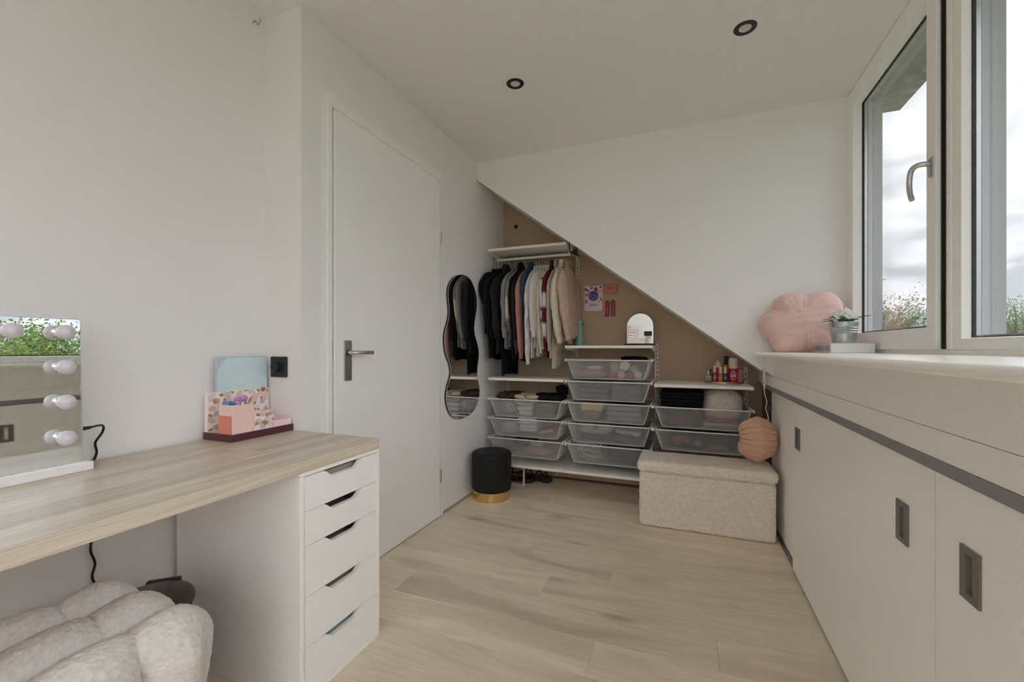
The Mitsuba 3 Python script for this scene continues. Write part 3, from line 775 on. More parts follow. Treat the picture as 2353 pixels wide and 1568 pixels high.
# ---------------------------------------------------------------- wire baskets
def wire_panel(P, w, h, pitch=0.0054, t=0.00092, ang=58):
    """Diamond wire mesh over the quad P = (p00, p10, p11, p01), w x h metres."""
    P = [np.asarray(p, float) for p in P]
    nrm = np.cross(P[1] - P[0], P[3] - P[0]); nrm /= np.linalg.norm(nrm)
    R = sbox(0, 0, w, h)
    seg = []
    for sg in (1, -1):
        d = np.array([math.cos(math.radians(ang)), sg * math.sin(math.radians(ang))]); e = np.array([-d[1], d[0]])
        cs = [np.dot(c, e) for c in ((0, 0), (w, 0), (w, h), (0, h))]
        for o in np.arange(min(cs) + pitch / 2, max(cs), pitch):
            lo, hi = -9.0, 9.0
            p = e * o
            for k, L in ((0, w), (1, h)):
                a, b = sorted(((0 - p[k]) / d[k], (L - p[k]) / d[k])); lo, hi = max(lo, a), min(hi, b)
            if hi - lo > 0.002:
                seg.append((p + d * lo, p + d * hi, sg))
    A = np.array([s[0] for s in seg]); B = np.array([s[1] for s in seg]); off = np.array([s[2] for s in seg]) * t * 0.35

    def up(q):
        u, v = q[:, :1] / w, q[:, 1:] / h
        return (1 - u) * (1 - v) * P[0] + u * (1 - v) * P[1] + u * v * P[2] + (1 - u) * v * P[3]
    A3, B3 = up(A) + off[:, None] * nrm, up(B) + off[:, None] * nrm
    D = B3 - A3; D /= np.linalg.norm(D, axis=1, keepdims=True)
    S_ = np.cross(D, nrm)
    V, F = [], []
    k = len(A3)
    tri = [(1.0, -0.4), (-1.0, -0.4), (0.0, 0.8)]
    for pts in (A3, B3):
        for (a, b) in tri:
            V.append(pts + S_ * a * t * 0.55 + nrm * b * t * 0.55)
    V = np.vstack(V)
    i = np.arange(k)
    for a in range(3):
        b = (a + 1) % 3
        F += [np.stack([a * k + i, (3 + a) * k + i, (3 + b) * k + i], 1), np.stack([a * k + i, (3 + b) * k + i, b * k + i], 1)]
    return trimesh.Trimesh(V, np.vstack(F), process=False)


def basket_parts(D=0.132):
    """Local: centre of the rim's front edge at the origin, y into the nook, z up; returns name -> mesh."""
    hw, hb = 0.280, 0.240
    L, yf = 0.395, 0.028
    r = lambda x, y, z: np.array([x, y, z], float)
    tfl, tfr, tbl, tbr = r(-hw, 0, 0), r(hw, 0, 0), r(-hw, L, 0), r(hw, L, 0)
    bfl, bfr, bbl, bbr = r(-hb, yf, -D), r(hb, yf, -D), r(-hb, L - yf, -D), r(hb, L - yf, -D)
    mesh = cat(wire_panel((bfl, bfr, tfr, tfl), 0.55, D), wire_panel((bbl, bbr, tbr, tbl), 0.55, D),
               wire_panel((bfl, bbl, tbl, tfl), L, D), wire_panel((bfr, bbr, tbr, tfr), L, D), wire_panel((bfl, bfr, bbr, bbl), 0.5, 0.34))
    rad = 0.0045
    rim = tube(np.vstack([spline([tfl + r(0.006, 0, 0), tfr - r(0.006, 0, 0)], 3), [tfr + r(0, 0.006, 0)], [tbr], [tbl], [tfl + r(0, 0.006, 0)]]), rad, 8, closed=True)
    lo = tube(np.vstack([[bfl + r(0.012, 0, 0)], [bfr - r(0.012, 0, 0)], [bfr + r(0, 0.012, 0)], [bbr], [bbl], [bfl + r(0, 0.012, 0)]]), 0.0022, 6, closed=True)
    posts = cat([tube([a, b], 0.0024, 6) for a, b in ((tfl, bfl), (tfr, bfr), (tbl, bbl), (tbr, bbr))])
    run = []
    for s in (-1, 1):
        x = s * 0.291
        run.append(cat(cbox((x - 0.004, -0.004, -0.006), (x + 0.004, L + 0.012, 0.007), 0.001), cbox((x - 0.0065 * (s < 0) - 0.001, -0.010, -0.010), (x + 0.0065 * (s > 0) + 0.001, 0.012, 0.009), 0.001)))
    return {'mesh_body': mesh, 'rim': rim, 'frame_wires': cat(lo, posts), 'runner': run}


BK = basket_parts()
GREYW = (0.52, 0.52, 0.52)
XC = [-1.098, -0.490, 0.107]
TZ = {'left': (0, [0.685, 0.538, 0.388]), 'middle': (1, [0.988, 0.836, 0.684, 0.536, 0.388]), 'right': (2, [0.682, 0.532])}
BLAB = {('left', 0): 'top wire basket of the left stack, heaped with brown, cream and black clothes', ('left', 1): 'second wire basket of the left stack, holding white clothes',
        ('left', 2): 'bottom wire basket of the left stack, behind the black velvet stool', ('middle', 0): 'top wire basket of the middle stack, with rolled socks',
        ('middle', 1): 'second wire basket of the middle stack, level with the perfume shelf', ('middle', 2): 'third wire basket of the middle stack, with a cream and a rose folded top',
        ('middle', 3): 'fourth wire basket of the middle stack, holding a pale grey knit', ('middle', 4): 'bottom wire basket of the middle stack, with striped clothes',
        ('right', 0): 'upper wire basket of the right stack, with black jeans and a fluffy throw', ('right', 1): 'lower wire basket of the right stack, behind the fleece bench'}
for col, (ci, zl) in TZ.items():
    for k, z in enumerate(zl):
        b = thing('wire_basket', BLAB[(col, k)], 'basket', 'pull-out wire baskets')
        o = (XC[ci], 2.992, z)
        put('mesh_body', mv(BK['mesh_body'], o), 'satin', GREYW, b, label='fine grey wire mesh')
        put('rim', mv(BK['rim'], o), 'satin', (0.74, 0.72, 0.69), b, smooth=40)
        put('frame_wire', mv(BK['frame_wires'], o), 'satin', (0.66, 0.65, 0.63), b)
        for q in BK['runner']:
            put('runner', mv(q, o), 'satin', (0.74, 0.72, 0.69), b)


# ---------------------------------------------------------------- folded things in and on the baskets
def folded(lo, hi, n, seed, amp=0.004, fold=0.5):
    """A stack of n folded layers: each layer a rounded slab with a soft, wavy front."""
    lo, hi = np.asarray(lo, float), np.asarray(hi, float)
    r = np.random.default_rng(seed)
    h = (hi[2] - lo[2]) / n
    out = []
    for k in range(n):
        a = np.array([lo[0] + r.uniform(0, 0.012), lo[1] + r.uniform(0, 0.015), lo[2] + h * k])
        b = np.array([hi[0] - r.uniform(0, 0.012), hi[1] - r.uniform(0, 0.015), lo[2] + h * (k + 1) * 1.0])
        m = tm(man(rbox(a, b, h * 0.48, 12)).refine_to_length(0.014))
        v = m.vertices.copy()
        d = (meshkit.fbm(v * np.array([14, 14, 60]) + seed, 3, seed + k) - 0.5)
        v[:, 2] += d * amp * 2 * np.clip((v[:, 2] - a[2]) / h, 0.0, 1)
        v[:, 1] += (meshkit.fbm(v * 22 + seed * 2, 2, seed + k + 3) - 0.5) * amp * 2.5
        out.append(trimesh.Trimesh(v, m.faces, process=False))
    return cat(out)


def stripes(c1, c2, per, ax=(1, 0, 0), wob=0.3, seed=0, duty=0.5):
    c1, c2 = np.asarray(c1), np.asarray(c2)
    ax = np.asarray(ax, float)

    def f(v):
        t = (v @ ax) / per + wob * (meshkit.fbm(v * 16, 2, seed) - 0.5) * 4
        k = (t - np.floor(t)) < duty
        return np.where(k[:, None], c1, c2)
    return f


def B(ci, k, col):
    z = TZ[col][1][k]
    return XC[ci], z - 0.130, z


def cloth(nm, mesh, col, lb, ct, mat='cloth', cfn=None, group=None):
    return put(nm, mesh, mat, col, smooth=50 if mat == 'cloth' else True, label=lb, cat_=ct, cfn=cfn, group=group)


WH, CRM, BLK, GRY, DGR = (0.72, 0.70, 0.70), (0.66, 0.58, 0.44), (0.012, 0.012, 0.013), (0.36, 0.36, 0.38), (0.10, 0.10, 0.105)
# left stack
xc, zb, zt = B(0, 0, 'left')
cloth('striped_jersey', lump((xc - 0.155, 3.11, zb + 0.060), (0.080, 0.09, 0.050), 0.2, 14, 2), WH, 'black and white striped top crumpled in the left basket\'s front corner', 'top', cfn=stripes((0.70, 0.68, 0.67), (0.015, 0.015, 0.016), 0.016, (0.8, 0.2, 0.75), 0.5, 3))
cloth('white_blouse', folded((xc - 0.085, 3.04, zb + 0.004), (xc + 0.045, 3.30, zb + 0.115), 3, 5, 0.008), (0.70, 0.66, 0.62), 'white crumpled top in the middle of the top left basket', 'top')
cloth('grey_sweater', folded((xc + 0.055, 3.04, zb + 0.004), (xc + 0.215, 3.32, zb + 0.105), 3, 6, 0.006), (0.20, 0.195, 0.18), 'dark grey folded sweater at the right of the top left basket', 'sweater')
cloth('brown_sweater', lump((xc - 0.165, 3.15, zt + 0.016), (0.105, 0.12, 0.030), 0.35, 10, 4, 3), (0.075, 0.045, 0.035), 'brown sweater heaped on the left of the top left basket', 'sweater')
cloth('cream_shirt', lump((xc + 0.010, 3.15, zt + 0.012), (0.135, 0.13, 0.030), 0.35, 9, 7, 3), (0.52, 0.45, 0.34), 'cream printed top spread over the middle of the top left basket', 'top')
cloth('black_trousers', cat(lump((xc + 0.155, 3.13, zt + 0.018), (0.125, 0.12, 0.030), 0.35, 9, 9, 3), lump((xc + 0.235, 3.20, zt + 0.060), (0.045, 0.07, 0.045), 0.4, 14, 2, 2.4)), (0.016, 0.016, 0.017), 'black trousers heaped on the right of the top left basket', 'trousers')
cl = text('CALIFORNIA', 0.020, 0.0006, (xc - 0.020, 3.033, zt - 0.024), (1, 0, 0), (0, 0, 1), True, width=0.12)
cloth('cream_print', prism(sbox(xc - 0.09, zt - 0.034, xc + 0.05, zt - 0.001), 0.004, 'y', 3.034), (0.52, 0.45, 0.34), 'cream cloth with dark capital letters hanging inside the top left basket', 'cloth')
put('lettering', cl, 'matte', (0.05, 0.05, 0.05), 'cream_print')
xc, zb, zt = B(0, 1, 'left')
cloth('white_sweater', folded((xc - 0.075, 3.04, zb + 0.03), (xc + 0.080, 3.33, zt + 0.012), 4, 8, 0.010), (0.62, 0.62, 0.66), 'white folded sweater in the second left basket', 'sweater')
cloth('pale_shirt', lump((xc - 0.15, 3.10, zb + 0.055), (0.075, 0.07, 0.050), 0.3, 12, 3, 3), (0.45, 0.45, 0.47), 'pale grey shirt in the left corner of the second left basket', 'shirt')
cloth('rose_shirt', mv(folded((-0.07, -0.10, -0.016), (0.07, 0.10, 0.016), 1, 4, 0.008), (xc + 0.145, 3.15, zb + 0.040), ry=-0.25), (0.62, 0.27, 0.27), 'rose top slanting in the right of the second left basket', 'top')
xc, zb, zt = B(0, 2, 'left')
cloth('peach_shirt', lump((xc + 0.080, 3.12, zb + 0.035), (0.115, 0.08, 0.030), 0.45, 12, 5, 2.6), (0.52, 0.36, 0.29), 'peach top crumpled in the bottom left basket', 'top')
cloth('mint_shirt', lump((xc + 0.055, 3.15, zb + 0.078), (0.055, 0.06, 0.022), 0.4, 14, 6, 2.6), (0.42, 0.50, 0.47), 'mint top lying over the peach one in the bottom left basket', 'top')
cloth('yellow_shirt', lump((xc + 0.005, 3.09, zb + 0.020), (0.045, 0.04, 0.016), 0.4, 16, 7, 2.6), (0.66, 0.60, 0.35), 'pale yellow top at the floor of the bottom left basket', 'top')
cloth('maroon_shirt', lump((xc - 0.06, 3.20, zb + 0.075), (0.10, 0.09, 0.04), 0.4, 12, 8, 2.6), (0.20, 0.10, 0.11), 'dull maroon top at the back of the bottom left basket', 'top')
# middle stack
xc, zb, zt = B(1, 0, 'middle')
cloth('pink_lace', lump((xc - 0.130, 3.13, zb + 0.030), (0.115, 0.10, 0.028), 0.35, 30, 5, 3, fine=0.004), (0.66, 0.44, 0.42), 'pink lace underwear heaped in the left of the top middle basket', 'underwear')
cloth('white_lace', lump((xc - 0.110, 3.12, zb + 0.070), (0.060, 0.05, 0.018), 0.5, 24, 6, 2.4), (0.80, 0.79, 0.80), 'white underwear lying on the pink lace in the top middle basket', 'underwear')
cloth('black_cloth', lump((xc + 0.165, 3.18, zt + 0.008), (0.100, 0.12, 0.018), 0.35, 12, 3, 3), (0.010, 0.010, 0.011), 'black cloth lying on the right of the top middle basket', 'cloth')


def sock(c, r, seed, ys=0.07):
    n = 46
    th = np.linspace(0.35, 2 * np.pi * 2.4, n)
    rr = r * (0.22 + 0.72 * th / th[-1])
    o = np.stack([rr * np.cos(th + seed), rr * 1.05 * np.sin(th + seed)], 1)
    w = r * 0.16
    nrm = np.gradient(o, axis=0); nrm = np.stack([-nrm[:, 1], nrm[:, 0]], 1); nrm /= np.linalg.norm(nrm, axis=1, keepdims=True)
    poly = Polygon(np.vstack([o + nrm * w, (o - nrm * w)[::-1]])).buffer(0)
    m = prism(poly, ys, 'y', -ys / 2)
    core = mv(lathe([(0, -ys / 2 + 0.006), (r * 0.85, -ys / 2 + 0.006), (r * 0.9, 0), (r * 0.85, ys / 2), (0, ys / 2)], 20), rx=math.pi / 2)
    return mv(cat(m, core), c)


for dx, dz, r, c_, lb in ((0.052, 0.083, 0.034, (0.47, 0.37, 0.31), 'beige rolled sock, upper row, leftmost'), (0.124, 0.088, 0.035, (0.72, 0.68, 0.63), 'cream rolled sock with a dark fold, upper row'),
                          (0.188, 0.070, 0.027, (0.42, 0.41, 0.41), 'light grey rolled sock, upper row'), (0.236, 0.080, 0.036, (0.13, 0.13, 0.135), 'dark grey rolled sock, upper row, rightmost'),
                          (0.038, 0.026, 0.025, (0.47, 0.10, 0.09), 'red rolled sock below the beige one'), (0.098, 0.028, 0.027, (0.62, 0.55, 0.42), 'cream speckled rolled sock, lower row'),
                          (0.158, 0.026, 0.025, (0.50, 0.09, 0.11), 'crimson rolled sock, lower row, second from the right'), (0.212, 0.028, 0.027, (0.70, 0.63, 0.66), 'white pink rolled sock, lower row, rightmost')):
    cloth('rolled_sock', sock((xc - 0.010 + dx * 0.98, 3.085, zb + dz), r, dx * 60), c_, lb + ' in the top middle basket', 'socks', group='rolled socks')
xc, zb, zt = B(1, 1, 'middle')
cloth('grey_knit', folded((xc - 0.225, 3.05, zb + 0.004), (xc + 0.000, 3.34, zb + 0.118), 3, 21, 0.006), (0.17, 0.175, 0.18), 'dark grey knits folded in the second middle basket', 'sweater')
cloth('blue_jeans', folded((xc + 0.015, 3.05, zb + 0.004), (xc + 0.222, 3.34, zb + 0.105), 4, 22, 0.006), (0.20, 0.22, 0.26), 'grey blue folded jeans in the second middle basket', 'jeans')
xc, zb, zt = B(1, 2, 'middle')
cloth('cream_sweater', folded((xc - 0.220, 3.04, zb + 0.066), (xc - 0.035, 3.32, zb + 0.122), 1, 23, 0.009), (0.66, 0.58, 0.41), 'cream folded sweater in the third middle basket', 'sweater')
cloth('rose_sweater', folded((xc - 0.205, 3.045, zb + 0.004), (xc - 0.050, 3.32, zb + 0.064), 1, 24, 0.008), (0.36, 0.19, 0.18), 'dusty rose folded sweater under the cream one', 'sweater')
cloth('stonewash_jeans', folded((xc - 0.020, 3.045, zb + 0.004), (xc + 0.224, 3.34, zb + 0.112), 3, 25, 0.005), (0.30, 0.32, 0.36), 'pale blue grey folded jeans in the third middle basket', 'jeans')
xc, zb, zt = B(1, 3, 'middle')
cloth('pale_knit', lump((xc - 0.095, 3.13, zb + 0.088), (0.130, 0.11, 0.034), 0.3, 11, 4, 3), (0.42, 0.43, 0.42), 'pale grey knit in the left of the fourth middle basket', 'sweater')
cloth('dark_knit', folded((xc - 0.21, 3.06, zb + 0.004), (xc + 0.215, 3.34, zb + 0.055), 1, 27, 0.006), (0.11, 0.115, 0.115), 'charcoal knits at the floor of the fourth middle basket', 'sweater')
cloth('check_scarf', mv(folded((-0.10, -0.08, -0.014), (0.10, 0.08, 0.014), 1, 28, 0.006), (xc + 0.130, 3.12, zb + 0.075), ry=0.12), WH, 'white checked scarf at the right of the fourth middle basket', 'scarf', cfn=stripes((0.55, 0.54, 0.52), (0.22, 0.22, 0.23), 0.026, (1, 0, 0), 0.05, 3, 0.85))
xc, zb, zt = B(1, 4, 'middle')
cloth('striped_shirt', lump((xc - 0.145, 3.13, zb + 0.102), (0.105, 0.11, 0.042), 0.2, 10, 4, 3), WH, 'black and white striped shirt at the top of the bottom middle basket', 'shirt', cfn=stripes((0.68, 0.66, 0.63), (0.03, 0.03, 0.03), 0.017, (0.93, 0.1, 0.35), 0.25, 5, 0.55))
cloth('patterned_shirt', lump((xc - 0.125, 3.10, zb + 0.036), (0.100, 0.06, 0.034), 0.35, 14, 5, 2.6), WH, 'pale grey patterned shirt below the striped one', 'shirt', cfn=stripes((0.50, 0.49, 0.47), (0.14, 0.14, 0.14), 0.020, (0.25, 0.1, 1), 0.6, 7, 0.7))
cloth('black_knit', folded((xc - 0.02, 3.05, zb + 0.004), (xc + 0.220, 3.34, zb + 0.125), 3, 31, 0.005), (0.075, 0.078, 0.08), 'charcoal folded clothes at the right of the bottom middle basket', 'clothes')
# right stack
xc, zb, zt = B(2, 0, 'right')
cloth('black_jeans', folded((xc - 0.255, 3.02, zt + 0.006), (xc + 0.020, 3.34, zt + 0.098), 4, 33, 0.005), (0.012, 0.012, 0.013), 'folded black jeans lying across the upper right basket', 'jeans')
cloth('printed_shirts', folded((xc - 0.222, 3.04, zb + 0.004), (xc + 0.010, 3.34, zt - 0.004), 4, 34, 0.004), (0.085, 0.086, 0.088), 'charcoal printed tops folded in the upper right basket', 'clothes')
put('lettering', cat(text('VIKINGS', 0.020, 0.0008, (xc - 0.125, 3.036, zb + 0.055), (1, 0, 0), (0, 0, 1), True, width=0.14)), 'matte', (0.36, 0.07, 0.06), 'printed_shirts', label='red print on the folded top')
th = lump((xc + 0.128, 3.17, zt + 0.018), (0.122, 0.140, 0.104), 0.03, 8, 5, 2.7, 6, fine=0.0)
th.vertices += th.vertex_normals * ((meshkit.noise(th.vertices * 110, 5) - 0.5) * 0.008)[:, None]
put('fluffy_throw', th, 'fleece', smooth=True, cfn=fuzz((0.60, 0.52, 0.475), 0.16, 110, 5), label='fluffy beige rolled throw bulging out of the upper right basket', cat_='throw')
cloth('red_shirt', folded((xc + 0.035, 3.045, zb + 0.042), (xc + 0.215, 3.10, zb + 0.082), 1, 36, 0.006), (0.42, 0.13, 0.12), 'red printed top squeezed below the fluffy throw', 'top')
cloth('beige_shirt', folded((xc + 0.005, 3.04, zb + 0.004), (xc + 0.222, 3.32, zb + 0.040), 1, 37, 0.006), (0.46, 0.39, 0.33), 'beige top at the floor of the upper right basket', 'top')
xc, zb, zt = B(2, 1, 'right')
cloth('dark_clothes', folded((xc - 0.21, 3.07, zb + 0.004), (xc + 0.215, 3.34, zb + 0.085), 2, 38, 0.006), (0.07, 0.07, 0.07), 'charcoal clothes at the bottom of the lower right basket', 'clothes')
cloth('coral_bra', lump((xc - 0.125, 3.07, zb + 0.060), (0.055, 0.028, 0.028), 0.3, 18, 3, 2.4), WH, 'coral and black patterned top in the lower right basket', 'top', cfn=lambda v: np.where((v[:, 2] > 0.465)[:, None], np.array((0.42, 0.13, 0.09)), np.where((meshkit.noise(v * 110, 2) > 0.5)[:, None], np.array((0.4, 0.4, 0.39)), np.array((0.03, 0.03, 0.03)))))
cloth('lilac_band', lump((xc - 0.020, 3.06, zb + 0.045), (0.024, 0.02, 0.020), 0.3, 24, 4, 2.4), (0.40, 0.27, 0.40), 'lilac band in the middle of the lower right basket', 'band')
cloth('tan_shirt', lump((xc + 0.095, 3.07, zb + 0.022), (0.07, 0.03, 0.017), 0.4, 18, 5, 2.4), (0.33, 0.22, 0.13), 'tan top at the floor of the lower right basket', 'top')


# ---------------------------------------------------------------- hanging clothes
def hanger(x, yw=0.19, wood=False):
    h = thing('clothes_hanger', None, None)
    hookp = [(x, RY - 0.012, RZ + 0.004)] + [(x, RY + 0.0135 * math.cos(t), RZ + 0.0005 + 0.0135 * math.sin(t)) for t in np.linspace(math.pi * 0.85, -0.55, 12)] + [(x, RY + 0.002, RZ - 0.028), (x, RY, RZ - 0.045), (x, RY, RZ - 0.095)]
    put('hook', tube(hookp, 0.0018, 7), 'metal', (0.66, 0.66, 0.66), h, smooth=40)
    sh = [(x, RY - yw, RZ - 0.185), (x, RY - yw * 0.6, RZ - 0.140), (x, RY - 0.03, RZ - 0.102), (x, RY, RZ - 0.094), (x, RY + 0.03, RZ - 0.102), (x, RY + yw * 0.6, RZ - 0.140), (x, RY + yw, RZ - 0.185)]
    put('shoulder_bar', tube(spline(sh, 20), 0.0055, 8), 'satin', (0.72, 0.66, 0.57) if wood else (0.80, 0.78, 0.76), h, smooth=40)
    return h


def garment(name, x, col, lb, ct, tx=0.016, wy=0.195, hem=0.56, sleeve=0.52, sr=0.048, dx=0.0, lean=0.0, seed=0, cfn=None, mat='cloth', hood=False, cuff=None, flare=1.0, neck=0.045, fold=0.0045, fine=0.0, bend=0.0, sy=0.0):
    """Hangs from the rail at x, broad along y. hem and sleeve are lengths below the shoulder line."""
    g = thing(name, lb, ct, 'clothes on the rail')
    zs_, yc_ = RZ - 0.118, RY
    hem, sleeve = hem - 0.013, sleeve - 0.028
    sr, tx = sr * 1.12, tx * 0.72
    nt, na = (150, 120) if fine else (44, 40)
    t = np.linspace(0, 1, nt)
    z = np.interp(t, [0, 0.05, 0.14, 1], [zs_ + 0.045, zs_ + 0.012, zs_ - 0.055, zs_ - hem])
    w = np.interp(t, [0, 0.05, 0.14, 0.30, 1], [neck, neck + 0.025, wy * 0.95, wy, wy * flare])
    th_ = np.interp(t, [0, 0.05, 0.14, 0.5, 1], [0.014, tx * 0.8, tx, tx * 1.15, tx * 1.1])
    a = np.arange(na) * 2 * np.pi / na
    ca, sa = np.cos(a), np.sin(a)
    cy = np.sign(ca) * np.abs(ca) ** 0.75; sx = np.sign(sa) * np.abs(sa) ** 0.8
    P = np.zeros((nt, na, 3))
    P[..., 1] = yc_ + w[:, None] * cy[None]
    P[..., 2] = z[:, None]
    P[..., 0] = x + th_[:, None] * sx[None]
    fl = np.clip(t, 0, 1)[:, None]
    q = np.stack([P[..., 1] * 26, P[..., 2] * 3.2, 0 * P[..., 0] + seed * 5.1], -1)
    P[..., 0] += (meshkit.fbm(q, 3, seed) - 0.5) * fold * 4 * fl + dx * fl
    P[..., 1] += (meshkit.fbm(q[..., [1, 0, 2]] * [1.5, 0.4, 1] + 3, 2, seed + 2) - 0.5) * 0.035 * fl
    P[..., 2] += (meshkit.noise(np.stack([P[..., 1] * 14, 0 * P[..., 1] + seed, 0 * P[..., 1]], -1), seed) - 0.5) * 0.035 * fl ** 6
    body = grid_mesh(P, wrap_v=True)
    inner = P[::-1].copy(); inner[..., 0] = x + (inner[..., 0] - x) * 0.72; inner[..., 1] = yc_ + (inner[..., 1] - yc_) * 0.97
    body = cat(body, grid_mesh(np.concatenate([P[-1:], inner[:1], inner[1:nt // 2]], 0), wrap_v=True))
    if fine:
        body.vertices += (meshkit.noise(body.vertices * 100, seed)[:, None] - 0.5) * (body.vertices - [x, yc_, 0]) / (np.abs(body.vertices - [x, yc_, 0]).max(1, keepdims=True) + 0.01) * [1, 1, 0] * fine * 1.6
    put('body', body, mat, col, g, smooth=True, cfn=cfn)
    for s in (-1, 1):
        n, ns = (110, 44) if fine else (30, 20)
        sl = sleeve * (1.0 if s < 0 else 0.96)
        ey = wy * 0.80
        path = [(0.040, zs_ + 0.004), (0.10, zs_ - 0.020), (ey * 0.86, zs_ - 0.050), (ey + 0.030, zs_ - 0.105), (ey + 0.050 + sy, zs_ - 0.035 - sl * 0.42), (ey + 0.042 + sy + bend, zs_ - 0.035 - sl * 0.72), (ey + 0.018 + sy + bend, zs_ - 0.035 - sl)]
        sp = spline([(0, q_[0], q_[1]) for q_ in path], n)
        u = np.linspace(0, 1, n)
        py_, pz = yc_ + s * sp[:, 1], sp[:, 2]
        px = x + dx * u + lean * u + 0.005 * np.sin(u * 5 + seed)
        rad = np.interp(u, [0, 0.12, 0.26, 0.36, 0.6, 0.90, 0.93, 1], [0.010, 0.022, sr * 0.80, sr * 1.08, sr, sr * 0.78, sr * 0.64, sr * 0.62])
        m = tube(np.stack([px, py_, pz], 1), rad, ns)
        v = m.vertices
        i = np.clip(np.repeat(np.arange(n), ns), 0, n - 1); i = np.r_[i, 0, n - 1][:len(v)]
        c = np.stack([px, py_, pz], 1)[i]
        v = c + (v - c) * np.array([0.38, 1.0, 1.0])
        v[:, 0] += (meshkit.fbm(np.stack([v[:, 1] * 22, v[:, 2] * 12, 0 * v[:, 0] + seed], -1), 3, seed + 9) - 0.5) * fold * 3
        v[:, 1] += (meshkit.fbm(np.stack([v[:, 0] * 20, v[:, 2] * 17, 0 * v[:, 0] + seed], -1), 3, seed + 4) - 0.5) * fold * 3.4
        m = trimesh.Trimesh(v, m.faces, process=False)
        if fine:
            dd = m.vertices - c; m.vertices += (meshkit.noise(m.vertices * 100, seed + 1)[:, None] - 0.5) * dd / (np.linalg.norm(dd, axis=1, keepdims=True) + 1e-3) * fine * 1.6
        sk_ = put('sleeve', m, mat, col, g, smooth=True, cfn=cfn)
        if cuff is not None:
            e = int(n * 0.86)
            put('cuff', _flat(tube(np.stack([px, py_, pz], 1)[e:], rad[e:] * 1.06, 16), px[e], 0.45), mat, cuff, sk_, smooth=True)
    if hood:
        put('hood', lump((x, yc_ - 0.005, zs_ + 0.040), (tx * 1.3, 0.080, 0.046), 0.3, 16, seed, 2.3, 4, fine=fine), mat, col if hood is True else hood, g, smooth=True)
    return g


def _flat(m, x, k):
    v = m.vertices.copy(); v[:, 0] = x + (v[:, 0] - x) * k
    return trimesh.Trimesh(v, m.faces, process=False)


def bands(seq, z0, dz):
    seq = np.asarray(seq, float)
    return lambda v: seq[np.mod(np.floor((z0 - v[:, 2]) / dz).astype(int), len(seq))]


def lace(v):
    n = meshkit.noise(v * 75, 4) * 0.6 + meshkit.noise(v * 150, 5) * 0.4
    return np.where((n > 0.47)[:, None], np.array((0.74, 0.72, 0.71)), np.array((0.50, 0.48, 0.46)))


def heather(c, a=0.25, f=300, s=1):
    c = np.asarray(c)
    return lambda v: c * (1 - a + 2 * a * meshkit.noise(v * [f, f, f * 0.6], s)[:, None])


